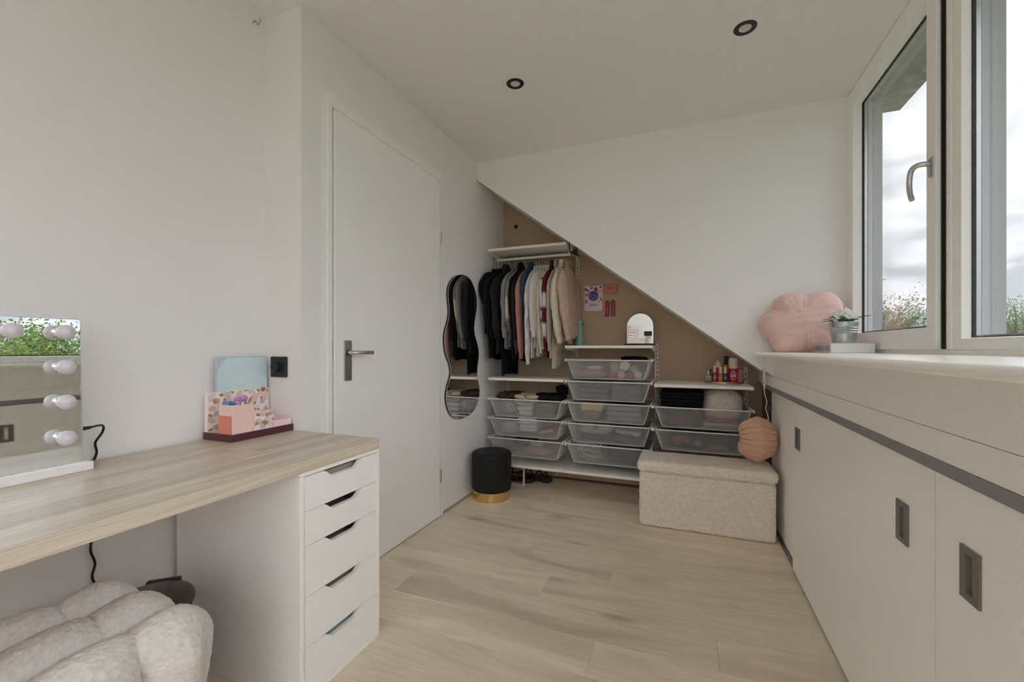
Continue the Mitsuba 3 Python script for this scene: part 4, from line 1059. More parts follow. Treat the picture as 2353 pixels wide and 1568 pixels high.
MAR, NWH = (0.145, 0.018, 0.035), (0.66, 0.63, 0.64)
wide = bands([MAR, MAR, MAR, MAR, MAR, NWH, NWH, MAR, MAR, NWH, NWH, MAR, MAR], 1.72, 0.052)
thin = bands([NWH, NWH, NWH, NWH, NWH, (0.10, 0.02, 0.035)], 1.72, 0.0125)
G = [
    ('tee', -1.415, (0.014, 0.014, 0.015), 'black short-sleeved dress at the left end of the rail', 'dress', dict(sleeve=0.24, hem=0.50, sr=0.052, seed=1, tx=0.012, wy=0.20)),
    ('sweatshirt', -1.385, (0.022, 0.022, 0.024), 'second garment from the left, a black long-sleeved sweatshirt', 'sweatshirt', dict(sleeve=0.49, hem=0.68, sr=0.046, seed=2)),
    ('sweatshirt', -1.358, (0.012, 0.012, 0.013), 'black sweater squeezed between the black sweatshirt and the black hoodie', 'sweater', dict(sleeve=0.53, hem=0.60, sr=0.045, seed=3)),
    ('hoodie', -1.315, (0.026, 0.026, 0.029), 'black hoodie with a pushed-up sleeve, left part of the rail', 'hoodie', dict(sleeve=0.50, hem=0.64, sr=0.062, seed=4, tx=0.022, hood=True, fold=0.012, cuff=(0.02, 0.02, 0.022), sy=0.01)),
    ('trousers', -1.283, (0.018, 0.018, 0.020), 'long black trousers reaching lowest on the rail', 'trousers', dict(sleeve=0.40, hem=0.80, sr=0.030, seed=5, wy=0.17, tx=0.013)),
    ('sweatshirt', -1.246, (0.215, 0.21, 0.22), 'heather grey sweatshirt beside the black clothes', 'sweatshirt', dict(sleeve=0.50, hem=0.60, sr=0.052, seed=6, cfn=heather((0.235, 0.23, 0.24)), cuff=(0.26, 0.255, 0.26), tx=0.02)),
    ('cardigan', -1.214, (0.28, 0.255, 0.22), 'grey and cream cardigan behind the heather grey sweatshirt', 'cardigan', dict(sleeve=0.46, hem=0.58, sr=0.042, seed=7, cfn=lambda v: np.where((v[:, 2] > 1.44)[:, None], np.array((0.24, 0.225, 0.20)), np.where((v[:, 2] > 1.30)[:, None], np.array((0.60, 0.53, 0.42)), np.array((0.20, 0.19, 0.185)))))),
    ('jacket', -1.185, (0.013, 0.013, 0.014), 'black jacket with a collar, between the cream cardigan and the brown one', 'jacket', dict(sleeve=0.44, hem=0.70, sr=0.040, seed=8, hood=True)),
    ('cardigan', -1.160, (0.032, 0.023, 0.023), 'dark brown cardigan left of the pink sweater', 'cardigan', dict(sleeve=0.62, hem=0.66, sr=0.043, seed=9, cuff=(0.06, 0.05, 0.05))),
    ('sweater', -1.128, (0.44, 0.215, 0.20), 'dusty pink sweater between the brown cardigan and the lace blouse', 'sweater', dict(sleeve=0.66, hem=0.62, sr=0.046, seed=10)),
    ('denim_jacket', -1.100, (0.050, 0.075, 0.14), 'blue denim jacket with a raised collar', 'jacket', dict(sleeve=0.28, hem=0.50, sr=0.043, seed=11, hood=(0.045, 0.065, 0.12), cfn=heather((0.050, 0.075, 0.14), 0.35, 200), wy=0.19, sy=-0.012)),
    ('blouse', -1.062, (0.7, 0.68, 0.67), 'white lace blouse, the longest of the pale clothes', 'blouse', dict(sleeve=0.70, hem=0.68, sr=0.042, seed=12, cfn=lace, sy=0.008)),
    ('tank_top', -1.040, (0.60, 0.57, 0.56), 'off-white shirt right of the lace blouse', 'shirt', dict(sleeve=0.36, hem=0.66, sr=0.036, seed=13)),
    ('sweatshirt', -1.014, (0.63, 0.59, 0.60), 'pale lilac white sweatshirt with a full sleeve', 'sweatshirt', dict(sleeve=0.50, hem=0.60, sr=0.060, seed=14, tx=0.018, cuff=(0.66, 0.62, 0.62), sy=0.006)),
    ('shirt', -0.990, (0.60, 0.53, 0.43), 'cream shirt between the lilac sweatshirt and the thin striped top', 'shirt', dict(sleeve=0.56, hem=0.66, sr=0.034, seed=15)),
    ('cream_sweater_hung', -0.972, (0.62, 0.55, 0.46), 'cream long-sleeved sweater left of the thin striped top', 'sweater', dict(sleeve=0.62, hem=0.60, sr=0.036, seed=16)),
    ('striped_top_hung', -0.951, NWH, 'white top with thin burgundy stripes', 'top', dict(sleeve=0.50, hem=0.62, sr=0.038, seed=17, cfn=thin)),
    ('striped_sweater', -0.928, MAR, 'burgundy sweater with wide white bands', 'sweater', dict(sleeve=0.57, hem=0.66, sr=0.044, seed=18, cfn=wide, hood=MAR, sy=0.006)),
    ('cardigan', -0.896, (0.47, 0.39, 0.31), 'beige cardigan between the burgundy sweater and the cream teddy coat', 'cardigan', dict(sleeve=0.60, hem=0.68, sr=0.044, seed=19, hood=True)),
    ('wrap_skirt', -0.874, (0.56, 0.49, 0.40), 'cream wrap skirt hanging below the cream teddy coat', 'skirt', dict(sleeve=0.30, hem=0.74, fold=0.012, sr=0.025, seed=20, wy=0.16, flare=1.15)),
    ('teddy_coat', -0.850, (0.66, 0.59, 0.48), 'cream teddy coat, second garment from the right', 'coat', dict(sleeve=0.54, hem=0.56, sr=0.068, seed=21, tx=0.028, mat='fleece', cfn=fuzz((0.68, 0.61, 0.50), 0.15, 100, 21), fine=0.006, hood=True, dx=0.02, sy=0.01)),
    ('teddy_coat', -0.806, (0.52, 0.35, 0.29), 'pink teddy coat with a tan hood at the right end of the rail', 'coat', dict(sleeve=0.52, hem=0.52, sr=0.074, seed=22, tx=0.034, mat='fleece', cfn=fuzz((0.56, 0.40, 0.335), 0.15, 100, 22), fine=0.006, hood=(0.40, 0.26, 0.17), dx=0.035, sy=-0.01)),
]
SHORT = {}
for q, w_ in zip(G, ('black short-sleeved dress', 'second black sweatshirt', 'squeezed black sweater', 'black hoodie', 'long black trousers', 'heather grey sweatshirt', 'grey and cream cardigan', 'black collared jacket', 'dark brown cardigan', 'dusty pink sweater', 'denim jacket', 'white lace blouse', 'off-white shirt', 'pale lilac sweatshirt', 'cream shirt', 'cream sweater', 'thin striped top', 'wide banded burgundy sweater', 'beige cardigan', 'cream wrap skirt', 'cream teddy coat', 'pink teddy coat')):
    SHORT[q[3]] = w_
RENAME = {'cream_sweater_hung': 'sweater', 'striped_top_hung': 'top', 'tank_top': 'shirt'}
for nm, x, c_, lb, ct, kw in G:
    hk_ = hanger(x, 0.13)
    tag(hk_, 'thin hanger on the rail holding the ' + SHORT[lb], 'hanger', 'hangers on the clothes rail')
    garment(RENAME.get(nm, nm), x, c_, lb, ct, **kw)

# ---------------------------------------------------------------- on the nook's shelves and wall
def on_wall(lo, hi):
    return cbox(lo, hi, 0.0008)


po = thing('poster', 'white poster with a purple globe, pink stickers and red name, on the brown wall', 'poster')
put('sheet', mv(prism(sbox(-0.070, -0.100, 0.070, 0.101), 0.0012, 'y', -0.0012), (-0.668, Y2 - 0.0008, 1.470), ry=0.02), 'satin', (0.74, 0.70, 0.76), po)
PYF = Y2 - 0.0022
g_ = prism(Point(-0.668, 1.490).buffer(0.041, 32), 0.0004, 'y', PYF - 0.0004)
gl_ = put('globe_print', g_, 'satin', (0.06, 0.05, 0.22), po)
rr_ = np.random.default_rng(5)
for c_, n in (((0.30, 0.10, 0.35), 14), ((0.12, 0.22, 0.50), 14), ((0.45, 0.40, 0.62), 12)):
    blobs = []
    for _ in range(n):
        a_, r_ = rr_.uniform(0, 6.28), 0.036 * math.sqrt(rr_.uniform(0, 1))
        q = affinity.rotate(affinity.scale(Point(0, 0).buffer(1, 4), rr_.uniform(0.003, 0.009), rr_.uniform(0.0015, 0.004)), rr_.uniform(0, 180))
        blobs.append(affinity.translate(q, -0.668 + r_ * math.cos(a_), 1.490 + r_ * math.sin(a_)))
    blobs = [b.intersection(Point(-0.668, 1.490).buffer(0.040)) for b in blobs]
    put('globe_detail', cat([prism(b, 0.0003 + 0.00005 * n, 'y', PYF - 0.0009) for b in blobs if b.geom_type == 'Polygon' and b.area > 1e-7]), 'satin', c_, gl_)


def heart(cx, cz, s):
    t = np.linspace(0, 2 * np.pi, 40)
    return Polygon(np.stack([cx + s * 16 * np.sin(t) ** 3 / 17, cz + s * (13 * np.cos(t) - 5 * np.cos(2 * t) - 2 * np.cos(3 * t) - np.cos(4 * t)) / 17], 1)).buffer(0)


stick = [('cherry_print', (0.45, 0.04, 0.07), [Point(-0.728, 1.545).buffer(0.010), Point(-0.716, 1.535).buffer(0.010), Point(-0.648, 1.543).buffer(0.016), sbox(-0.712, 1.5225, -0.690, 1.5255), Point(-0.702, 1.527).buffer(0.004)]),
         ('sweet_print', (0.52, 0.18, 0.34), [Point(-0.684, 1.556).buffer(0.015), Point(-0.722, 1.500).buffer(0.012), sbox(-0.736, 1.432, -0.712, 1.458), Polygon([(-0.726, 1.474), (-0.720, 1.458), (-0.730, 1.458)]), sbox(-0.618, 1.448, -0.602, 1.474), Polygon([(-0.632, 1.536), (-0.618, 1.524), (-0.632, 1.515)]), Polygon([(-0.604, 1.536), (-0.618, 1.524), (-0.604, 1.515)])]),
         ('heart_print', (0.10, 0.012, 0.03), [heart(-0.612, 1.557, 0.011)]), ('lipstick_print', (0.16, 0.10, 0.26), [sbox(-0.630, 1.436, -0.624, 1.452), sbox(-0.612, 1.474, -0.608, 1.490)])]
for nm, c_, ps in stick:
    put(nm, cat([prism(p, 0.0004, 'y', PYF - 0.0004) for p in ps]), 'satin', c_, po, kind='stuff')
put('name_print', text('AINOA', 0.0155, 0.0004, (-0.668, PYF, 1.412), (1, 0, 0), (0, 0, 1), True, width=0.066), 'satin', (0.34, 0.02, 0.08), po)
put('rule_print', prism(sbox(-0.690, 1.3795, -0.646, 1.3808), 0.0003, 'y', PYF - 0.0003), 'satin', (0.5, 0.45, 0.5), po)
pb = thing('gift_box', 'small salmon pink box with dark lettering stuck to the brown wall', 'box')
SALM = (0.66, 0.205, 0.165)
put('body', cbox((-0.578, Y2 - 0.024, 1.499), (-0.485, Y2 - 0.0005, 1.530), 0.0012), 'satin', SALM, pb)
put('lid', cbox((-0.583, Y2 - 0.030, 1.513), (-0.482, Y2 - 0.0005, 1.566), 0.0015), 'satin', SALM, pb)
put('lettering', text('PRADA', 0.0115, 0.0004, (-0.532, Y2 - 0.0301, 1.537), (1, 0, 0), (0, 0, 1), True, width=0.058), 'satin', (0.03, 0.012, 0.02), pb)
put('small_print', cat(prism(sbox(-0.542, 1.5235, -0.522, 1.5250), 0.0003, 'y', Y2 - 0.0303), prism(sbox(-0.555, 1.5520, -0.509, 1.5530), 0.0003, 'y', Y2 - 0.0303)), 'satin', (0.25, 0.05, 0.06), pb, kind='stuff')
for x, z0_, z1_, lb in ((-0.557, 1.323, 1.443, 'red lipstick tube on the brown wall, left of the pair'), (-0.512, 1.325, 1.449, 'red lipstick tube on the brown wall, right of the pair')):
    k_ = thing('lipstick', lb, 'lipstick', 'lipstick tubes on the brown wall')
    put('tube', rbox((x - 0.0145, Y2 - 0.024, z0_), (x + 0.0145, Y2 - 0.0005, z1_ - 0.005), 0.005, 12), 'lacquer', (0.33, 0.012, 0.018), k_, smooth=40)
    put('cap_band', rbox((x - 0.0152, Y2 - 0.0247, z0_ + 0.086), (x + 0.0152, Y2 - 0.0004, z0_ + 0.0895), 0.0015, 8), 'metal', (0.35, 0.03, 0.04), k_)
    put('clasp', cbox((x - 0.008, Y2 - 0.018, z1_ - 0.006), (x + 0.008, Y2 - 0.0005, z1_ + 0.002), 0.001), 'satin', (0.03, 0.02, 0.02), k_)
    lt = meshkit.text_mesh('ROUGE', 0.006, 0.0003)
    v = lt.vertices
    put('lettering', trimesh.Trimesh(np.stack([x - v[:, 1] + 0.003, Y2 - 0.0242 - v[:, 2], z0_ + 0.02 + v[:, 0] * 1.6], 1), lt.faces, process=False), 'satin', (0.55, 0.28, 0.26), k_)
fk = thing('flower_hook', 'small dark flower-shaped hook high on the brown wall', 'hook')
put('petals', cat([mv(trimesh.creation.icosphere(subdivisions=2, radius=0.0075), (-1.331 + 0.011 * math.cos(t), Y2 - 0.008, 2.113 + 0.011 * math.sin(t))) for t in np.arange(5) * 2 * np.pi / 5 + 0.3]), 'satin', (0.02, 0.02, 0.025), fk, smooth=40)
put('centre', mv(trimesh.creation.icosphere(subdivisions=2, radius=0.0055), (-1.331, Y2 - 0.013, 2.113)), 'metal', (0.35, 0.34, 0.33), fk, smooth=40)

# arched mirror and bottle on the middle shelf
SZ = 1.0918
am = thing('arched_mirror', 'small arched mirror with a thin dark frame on the shelf', 'mirror')
arch = sbox(-0.397, SZ + 0.012, -0.201, 1.235).union(Point(-0.299, 1.235).buffer(0.098, 32))
put('glass', prism(arch.buffer(-0.0035), 0.006, 'y', 3.297), 'mirror', parent=am)
put('frame', prism(arch.difference(arch.buffer(-0.004)), 0.012, 'y', 3.2955), 'satin', (0.11, 0.07, 0.045), am)
put('stand', cbox((-0.409, 3.270, SZ), (-0.192, 3.340, SZ + 0.0125), 0.0015), 'satin', (0.012, 0.010, 0.010), am)
gb = thing('water_bottle', 'mint green flask on the shelf, half behind the pink teddy coat', 'bottle')
bo = (-0.752, 3.285, SZ)
GRN = (0.20, 0.41, 0.33)
put('body', mv(lathe([(0, 0), (0.028, 0), (0.031, 0.003), (0.031, 0.15), (0.030, 0.160), (0.026, 0.168), (0, 0.168)], 36), bo), 'satin', GRN, gb, smooth=40)
put('cap', mv(lathe([(0.0, 0.169), (0.0285, 0.169), (0.029, 0.172), (0.029, 0.188), (0.027, 0.191), (0, 0.191)], 36), bo), 'satin', (0.22, 0.44, 0.36), gb, smooth=40)
put('carry_loop', tube(spline([(bo[0] + 0.026, bo[1] - 0.012, SZ + 0.178), (bo[0] + 0.036, bo[1] - 0.016, SZ + 0.172), (bo[0] + 0.035, bo[1] - 0.016, SZ + 0.158), (bo[0] + 0.030, bo[1] - 0.012, SZ + 0.150)], 12), 0.0025, 6), 'satin', (0.06, 0.10, 0.09), gb)

# perfume tray and bottles
TX, TY, TZ_ = 0.255, 3.270, 0.8343
tr = thing('perfume_tray', 'round brass tray of perfumes on the right shelf', 'tray')
put('base', mv(lathe([(0, 0), (0.120, 0), (0.124, 0.002), (0.124, 0.013), (0.121, 0.013), (0.120, 0.005), (0, 0.004)], 64), (TX, TY, TZ_)), 'metal', (0.56, 0.44, 0.26), tr, smooth=40)
BZ = TZ_ + 0.0052
SQ = lambda w, d, h, r=0.004: rbox((-w, -d, 0), (w, d, h), r, 12)


def bottle(x, y, r, hb, hc, rc, cb, cc, lb, square=False, num=None, neck=None, mat='gloss', ring_=False):
    b = thing('perfume_bottle', lb, 'perfume bottle', 'perfume bottles on the brass tray')
    o = (x, y, BZ)
    body = SQ(r, r * 0.8, hb) if square else lathe([(0, 0), (r * 0.92, 0), (r, 0.003), (r, hb - 0.006), (r * 0.93, hb - 0.001), (0, hb)], 32)
    put('body', mv(body, o), mat, cb, b, smooth=40)
    if neck:
        put('neck', mv(lathe([(0, hb), (neck[0], hb), (neck[0], hb + neck[1]), (0, hb + neck[1])], 20), o), 'metal', (0.6, 0.58, 0.55), b, smooth=40)
    if hc:
        h0 = hb + (neck[1] if neck else 0.0005)
        put('cap', mv(lathe([(0, h0), (rc * 0.97, h0), (rc, h0 + 0.002), (rc, h0 + hc - 0.003), (rc * 0.94, h0 + hc), (0, h0 + hc)], 32), o), 'satin', cc, b, smooth=40)
    if num:
        yv = (r * 0.8 if square else r) + 0.0006
        u = np.array([-x, -y, 0]) / math.hypot(x, y); rt = np.array([-u[1], u[0], 0])
        c = np.array(o) + u * yv
        an = Point(0, 0).buffer(r * 0.80, 40).difference(Point(0, 0).buffer(r * 0.72, 40))
        an = affinity.scale(an, 0.9, 1.25)
        an = prism(an, 0.0006, 'z', 0)
        an = trimesh.Trimesh(c + np.array([0, 0, hb * 0.52]) + an.vertices[:, :1] * rt + an.vertices[:, 1:2] * [0, 0, 1] + an.vertices[:, 2:] * u, an.faces, process=False)
        tx_ = text(num, r * 0.62, 0.0006, c + np.array([0, 0, hb * 0.52 - r * 0.30]), rt, (0, 0, 1), True)
        # wrap the flat print onto the round body
        for q in (an, tx_):
            if not square:
                d_ = q.vertices[:, :2] - np.array(o[:2])
                s_ = d_ @ rt[:2]; s_ = np.clip(s_ / (r + 0.0004), -1.3, 1.3)
                off = (q.vertices[:, :2] - c[:2]) @ u[:2]
                q.vertices[:, :2] = np.array(o[:2]) + (r + 0.0003 + off)[:, None] * (np.cos(s_)[:, None] * u[:2] + np.sin(s_)[:, None] * rt[:2])
        put('label_print', cat(an, tx_), 'satin', (0.80, 0.66, 0.70), b)
    return b


CAPW = (0.66, 0.58, 0.47)
bottle(0.310, 3.215, 0.0275, 0.095, 0.070, 0.0275, (0.42, 0.012, 0.065), CAPW, 'largest round red and magenta body mist with a cream cap', num='48')
bottle(0.259, 3.195, 0.0130, 0.064, 0.044, 0.0100, (0.035, 0.022, 0.11), CAPW, 'small dark violet mist with a cream cap, front of the tray', num='59')
bottle(0.231, 3.190, 0.0150, 0.064, 0.044, 0.0095, (0.52, 0.13, 0.015), CAPW, 'small orange mist with a cream cap, front of the tray', num='62')
bottle(0.198, 3.215, 0.0145, 0.068, 0.046, 0.0090, (0.40, 0.02, 0.05), CAPW, 'small red mist with a cream cap, left of the orange one', num='68')
bottle(0.219, 3.245, 0.0195, 0.100, 0.038, 0.0190, (0.42, 0.016, 0.04), CAPW, 'tall red mist with a wide cream cap behind the small ones', num='71')
put('spray_top', mv(lathe([(0, 0.1385), (0.006, 0.1385), (0.006, 0.146), (0.0045, 0.152), (0, 0.153)], 16), (0.219, 3.245, BZ)), 'metal', (0.6, 0.56, 0.5), 'perfume_bottle_004', smooth=40)
bottle(0.160, 3.260, 0.0220, 0.045, 0.026, 0.0065, (0.30, 0.28, 0.19), (0.62, 0.60, 0.57), 'flat clear glass scent bottle at the left of the tray', square=True, neck=(0.005, 0.006))
bottle(0.178, 3.295, 0.0120, 0.060, 0.020, 0.0065, (0.14, 0.12, 0.09), (0.02, 0.02, 0.022), 'small smoky scent bottle with a black cap at the back left', neck=(0.004, 0.006))
bottle(0.272, 3.305, 0.0270, 0.120, 0.000, 0.01, (0.55, 0.25, 0.012), CAPW, 'amber bottle with a black pump behind the cream caps', neck=None)
put('pump', mv(cat(lathe([(0, 0.1205), (0.012, 0.1205), (0.012, 0.150), (0, 0.150)], 20), rbox((-0.012, -0.012, 0.150), (0.020, 0.012, 0.178), 0.005)), (0.272, 3.305, BZ)), 'satin', (0.012, 0.012, 0.03), 'perfume_bottle_007', smooth=40)
bottle(0.350, 3.260, 0.0190, 0.088, 0.0, 0.01, (0.60, 0.22, 0.17), CAPW, 'coral square bottle at the right of the tray', square=True)
put('stopper', mv(lathe([(0, 0.088), (0.008, 0.088), (0.008, 0.098), (0.0125, 0.104), (0.0145, 0.114), (0.011, 0.126), (0, 0.130)], 24), (0.350, 3.260, BZ)), 'satin', (0.62, 0.26, 0.20), 'perfume_bottle_008', smooth=40)

# below the low shelf: white bracket and black sandals
br = thing('floor_bracket', 'white flat metal bracket standing under the low shelf beside the black stool', 'bracket')
put('upright', cbox((-1.160, 3.125, 0.0), (-1.152, 3.150, 0.176), 0.0006), 'satin', SHELFW, br)
put('foot', cbox((-1.26, 3.125, 0.0), (-1.1605, 3.150, 0.004), 0.0006), 'satin', SHELFW, br)
for k, (x, y) in enumerate(((-1.235, 3.23), (-1.100, 3.29))):
    sa = thing('sandal', ('black sandal behind the black velvet stool', 'black sandal right of the white bracket, under the low shelf')[k], 'sandal', 'black sandals under the low shelf')
    so_ = affinity.translate(affinity.scale(Point(0, 0).buffer(1, 16), 0.13, 0.042), x, y)
    put('sole', prism(so_, 0.018, 'z', 0.012 + 0.02 * 0), 'satin', (0.012, 0.012, 0.012), sa)
    put('heel', prism(affinity.translate(affinity.scale(Point(0, 0).buffer(1, 12), 0.03, 0.03), x - 0.09, y), 0.012, 'z', 0.0), 'satin', (0.012, 0.012, 0.012), sa)
    put('toe_pad', prism(affinity.translate(affinity.scale(Point(0, 0).buffer(1, 12), 0.04, 0.035), x + 0.075, y), 0.012, 'z', 0.0), 'satin', (0.012, 0.012, 0.012), sa)
    put('strap', cat([tube(spline([(x + dx, y - 0.040, 0.028), (x + dx + 0.01, y - 0.02, 0.065 + hgt), (x + dx + 0.02, y + 0.02, 0.065 + hgt), (x + dx + 0.03, y + 0.040, 0.028)], 14), 0.006, 6) for dx, hgt in ((0.05, 0.0), (0.0, 0.012), (-0.09, 0.03))]), 'satin', (0.014, 0.012, 0.012), sa, smooth=40, kind='stuff')
put('cable_clip', tube(spline([(-0.975, 3.405, 0.02), (-0.968, 3.40, 0.03), (-0.964, 3.40, 0.075), (-0.972, 3.402, 0.10)], 16), 0.004, 8), 'satin', SHELFW, label='short white pipe loop at the foot of the brown wall', cat_='pipe')
# velvet stool
st = thing('velvet_stool', 'round black crushed velvet stool with a gold base beside the door wall', 'stool')
so_ = (-1.285, 2.815, 0)
put('base', mv(lathe([(0, 0.0), (0.130, 0.0), (0.1335, 0.002), (0.1335, 0.062), (0, 0.062)], 72), so_), 'chrome', (0.83, 0.60, 0.25), st, smooth=40)
put('cover', mv(lathe([(0, 0.0625), (0.132, 0.0625), (0.140, 0.070), (0.1425, 0.085), (0.1425, 0.290), (0.1415, 0.305)], 72), so_), 'crushed', (0.012, 0.012, 0.013), st, smooth=40)
put('seat', mv(lathe([(0.1405, 0.3045), (0.1425, 0.309), (0.142, 0.316), (0.136, 0.326), (0.120, 0.333), (0.08, 0.337), (0, 0.338)], 72), so_), 'crushed', (0.012, 0.012, 0.013), st, smooth=40)

# wavy wall mirror beside the door
wm = thing('wavy_mirror', 'tall wavy edged mirror on the wall between the door and the clothes', 'mirror')


MY = [(2.63, 1.582), (2.526, 1.546), (2.462, 1.48), (2.451, 1.406), (2.466, 1.323), (2.447, 1.242), (2.412, 1.175), (2.408, 1.104), (2.43, 1.027), (2.475, 0.96), (2.486, 0.9), (2.453, 0.836), (2.428, 0.773), (2.44, 0.694), (2.492, 0.627), (2.58, 0.589), (2.711, 0.585), (2.837, 0.622), (2.906, 0.696), (2.912, 0.778), (2.878, 0.863), (2.883, 0.945), (2.903, 1.035), (2.87, 1.117), (2.828, 1.198), (2.837, 1.279), (2.865, 1.363), (2.861, 1.46), (2.82, 1.528), (2.742, 1.579)]
sm = spline([(y, z, 0) for y, z in MY], 160, closed=True)[:, :2]
pm = Polygon(sm).buffer(0)
put('backing', prism(pm, 0.012, 'x', XL + 0.0005), 'satin', (0.03, 0.03, 0.03), wm, smooth=30)
put('glass', prism(pm.buffer(-0.001), 0.003, 'x', XL + 0.0126), 'mirror', parent=wm)

# ================================================================ bench, cushions, sill
ot = thing('storage_bench', 'beige fleece covered storage bench with a lid, against the cupboard', 'bench')


def furry(lo, hi, r, step, amp, seed, bulge=0.0):
    m = tm(man(rbox(lo, hi, r, 16)).refine_to_length(step))
    v = m.vertices.copy(); c = (np.asarray(lo) + np.asarray(hi)) / 2
    core = np.clip(v, np.asarray(lo) + r, np.asarray(hi) - r); n = v - core; n /= np.linalg.norm(n, axis=1, keepdims=True) + 1e-9
    q = (v - c) / ((np.asarray(hi) - np.asarray(lo)) / 2)
    v += n * (bulge * (1 - np.clip(np.abs(q[:, :1]), 0, 1) ** 4) * (1 - np.clip(np.abs(q[:, 1:2]), 0, 1) ** 4))
    v += n * ((meshkit.noise(v * 105, seed) - 0.5) * amp)[:, None]
    return trimesh.Trimesh(v, m.faces, process=False)


BE = (0.80, 0.72, 0.645)
put('box', furry((-0.250, 2.692, 0.003), (0.470, 2.965, 0.328), 0.018, 0.0045, 0.0065, 2), 'boucle', smooth=True, cfn=fuzz(BE, 0.13, 105, 2), parent=ot)
put('lid', furry((-0.262, 2.676, 0.328), (0.480, 2.978, 0.394), 0.026, 0.0045, 0.005, 4, 0.004), 'boucle', smooth=True, cfn=fuzz((0.80, 0.725, 0.65), 0.11, 105, 4), parent=ot)


def shell_cushion():
    """Scallop shell: hinge at the origin, opening along +x, lying in the xz plane, thick along y."""
    na, nr = 150, 46
    al = np.linspace(-1.36, 1.36, na)
    ribs = 9
    rb = np.abs(np.cos(al / 1.36 * ribs * np.pi / 2))
    R = 0.146 * (1 - 0.06 * (al / 1.36) ** 2) * (1 + 0.03 * rb ** 0.5)
    rho = np.linspace(0, 1, nr)
    out = []
    for s in (1, -1):
        A, Q = np.meshgrid(al, rho, indexing='ij')
        RR = np.meshgrid(R, rho, indexing='ij')[0] * Q
        rbm = np.clip(np.abs(np.cos(A / 1.36 * ribs * np.pi / 2)) * 1.7, 0, 1) ** 0.5
        T_ = 0.098 * np.sqrt(np.clip(1 - (2 * Q - 1) ** 2 * 0.55 - 0.45 * Q ** 4, 0, 1)) * np.clip(1 - Q ** 5, 0, 1) ** 0.5 * np.clip(Q * 6, 0, 1) ** 0.5
        T_ = T_ * (1 - (0.14 + 0.20 * Q ** 2) * (1 - rbm))
        P = np.stack([RR * np.cos(A), s * T_, RR * np.sin(A)], -1)
        # gathers along the rim seam
        w = meshkit.fbm(np.stack([A * 7, Q * 3, 0 * A + s], -1), 3, 6) - 0.5
        P[..., 1] += s * w * 0.03 * Q ** 2 * (1 - Q)
        m = grid_mesh(P)
        if s > 0:
            m.invert()
        out.append(m)
    return cat(out)


sc = thing('shell_cushion', 'peach shell-shaped cushion leaning on the cupboard on top of the bench', 'cushion')
shm = shell_cushion()
PEACH = (0.68, 0.42, 0.31)
put('cover', mv(mv(shm, ry=0.10), (0.392, 2.885, 0.545), rz=math.radians(-82)), 'velvet', PEACH, sc, smooth=True)

# LED strip and its cable
ls = thing('led_strip', 'white LED strip hanging at the sill\'s left end with a white cable', 'LED strip')
put('strip', cbox((0.4365, 2.8985, 0.905), (0.4465, 2.9000, 1.024), 0.0004), 'satin', (0.80, 0.78, 0.72), ls)
put('contacts', cat([cbox((0.4390, 2.8975, z), (0.4440, 2.8986, z + 0.004), 0.0003) for z in np.arange(0.915, 1.02, 0.017)]), 'satin', (0.72, 0.66, 0.40), ls)
put('controller', cbox((0.4345, 2.8945, 0.852), (0.4490, 2.8995, 0.905), 0.001), 'satin', (0.78, 0.76, 0.72), ls)
put('chips', cat([cbox((0.4385, 2.8935, z), (0.4385 + w_, 2.8946, z + 0.005), 0.0003) for z, w_ in ((0.860, 0.006), (0.868, 0.004), (0.876, 0.005), (0.886, 0.003), (0.894, 0.005))]), 'satin', (0.05, 0.04, 0.03), ls)
cw = [(0.442, 2.897, 0.850), (0.442, 2.896, 0.82), (0.446, 2.893, 0.79), (0.454, 2.890, 0.755), (0.448, 2.888, 0.72), (0.455, 2.886, 0.69), (0.460, 2.884, 0.66), (0.455, 2.884, 0.62), (0.458, 2.884, 0.58), (0.460, 2.90, 0.50), (0.462, 2.95, 0.42)]
put('plug', tube([(0.442, 2.897, 0.853), (0.442, 2.897, 0.838), (0.442, 2.8965, 0.826)], [0.0045, 0.0045, 0.003], 10), 'satin', (0.78, 0.77, 0.75), ls, smooth=40)
put('cable', tube(spline(cw, 70), 0.0022, 8), 'satin', (0.78, 0.77, 0.75), ls, smooth=40)

# cloud cushion on the sill, leaning on the dormer cheek
OUT = [(300, 330), (305, 275), (350, 215), (420, 190), (490, 190), (540, 212), (585, 208), (640, 190), (690, 188), (755, 208), (800, 255), (818, 320), (815, 370), (840, 420), (850, 490), (815, 560), (770, 590), (760, 640), (700, 675), (620, 680), (560, 668), (510, 682), (440, 690), (340, 688), (295, 650), (277, 600), (272, 570), (230, 540), (195, 480), (193, 425), (225, 372), (270, 350)]
o2 = np.array(OUT, float)
o2 = np.stack([(o2[:, 0] - 515) / 645 * 0.402, (690 - o2[:, 1]) / 500 * 0.335], 1)      # metres, across and up
sm2 = spline(np.c_[o2, 0 * o2[:, 0]], 300, closed=True)[:, :2]


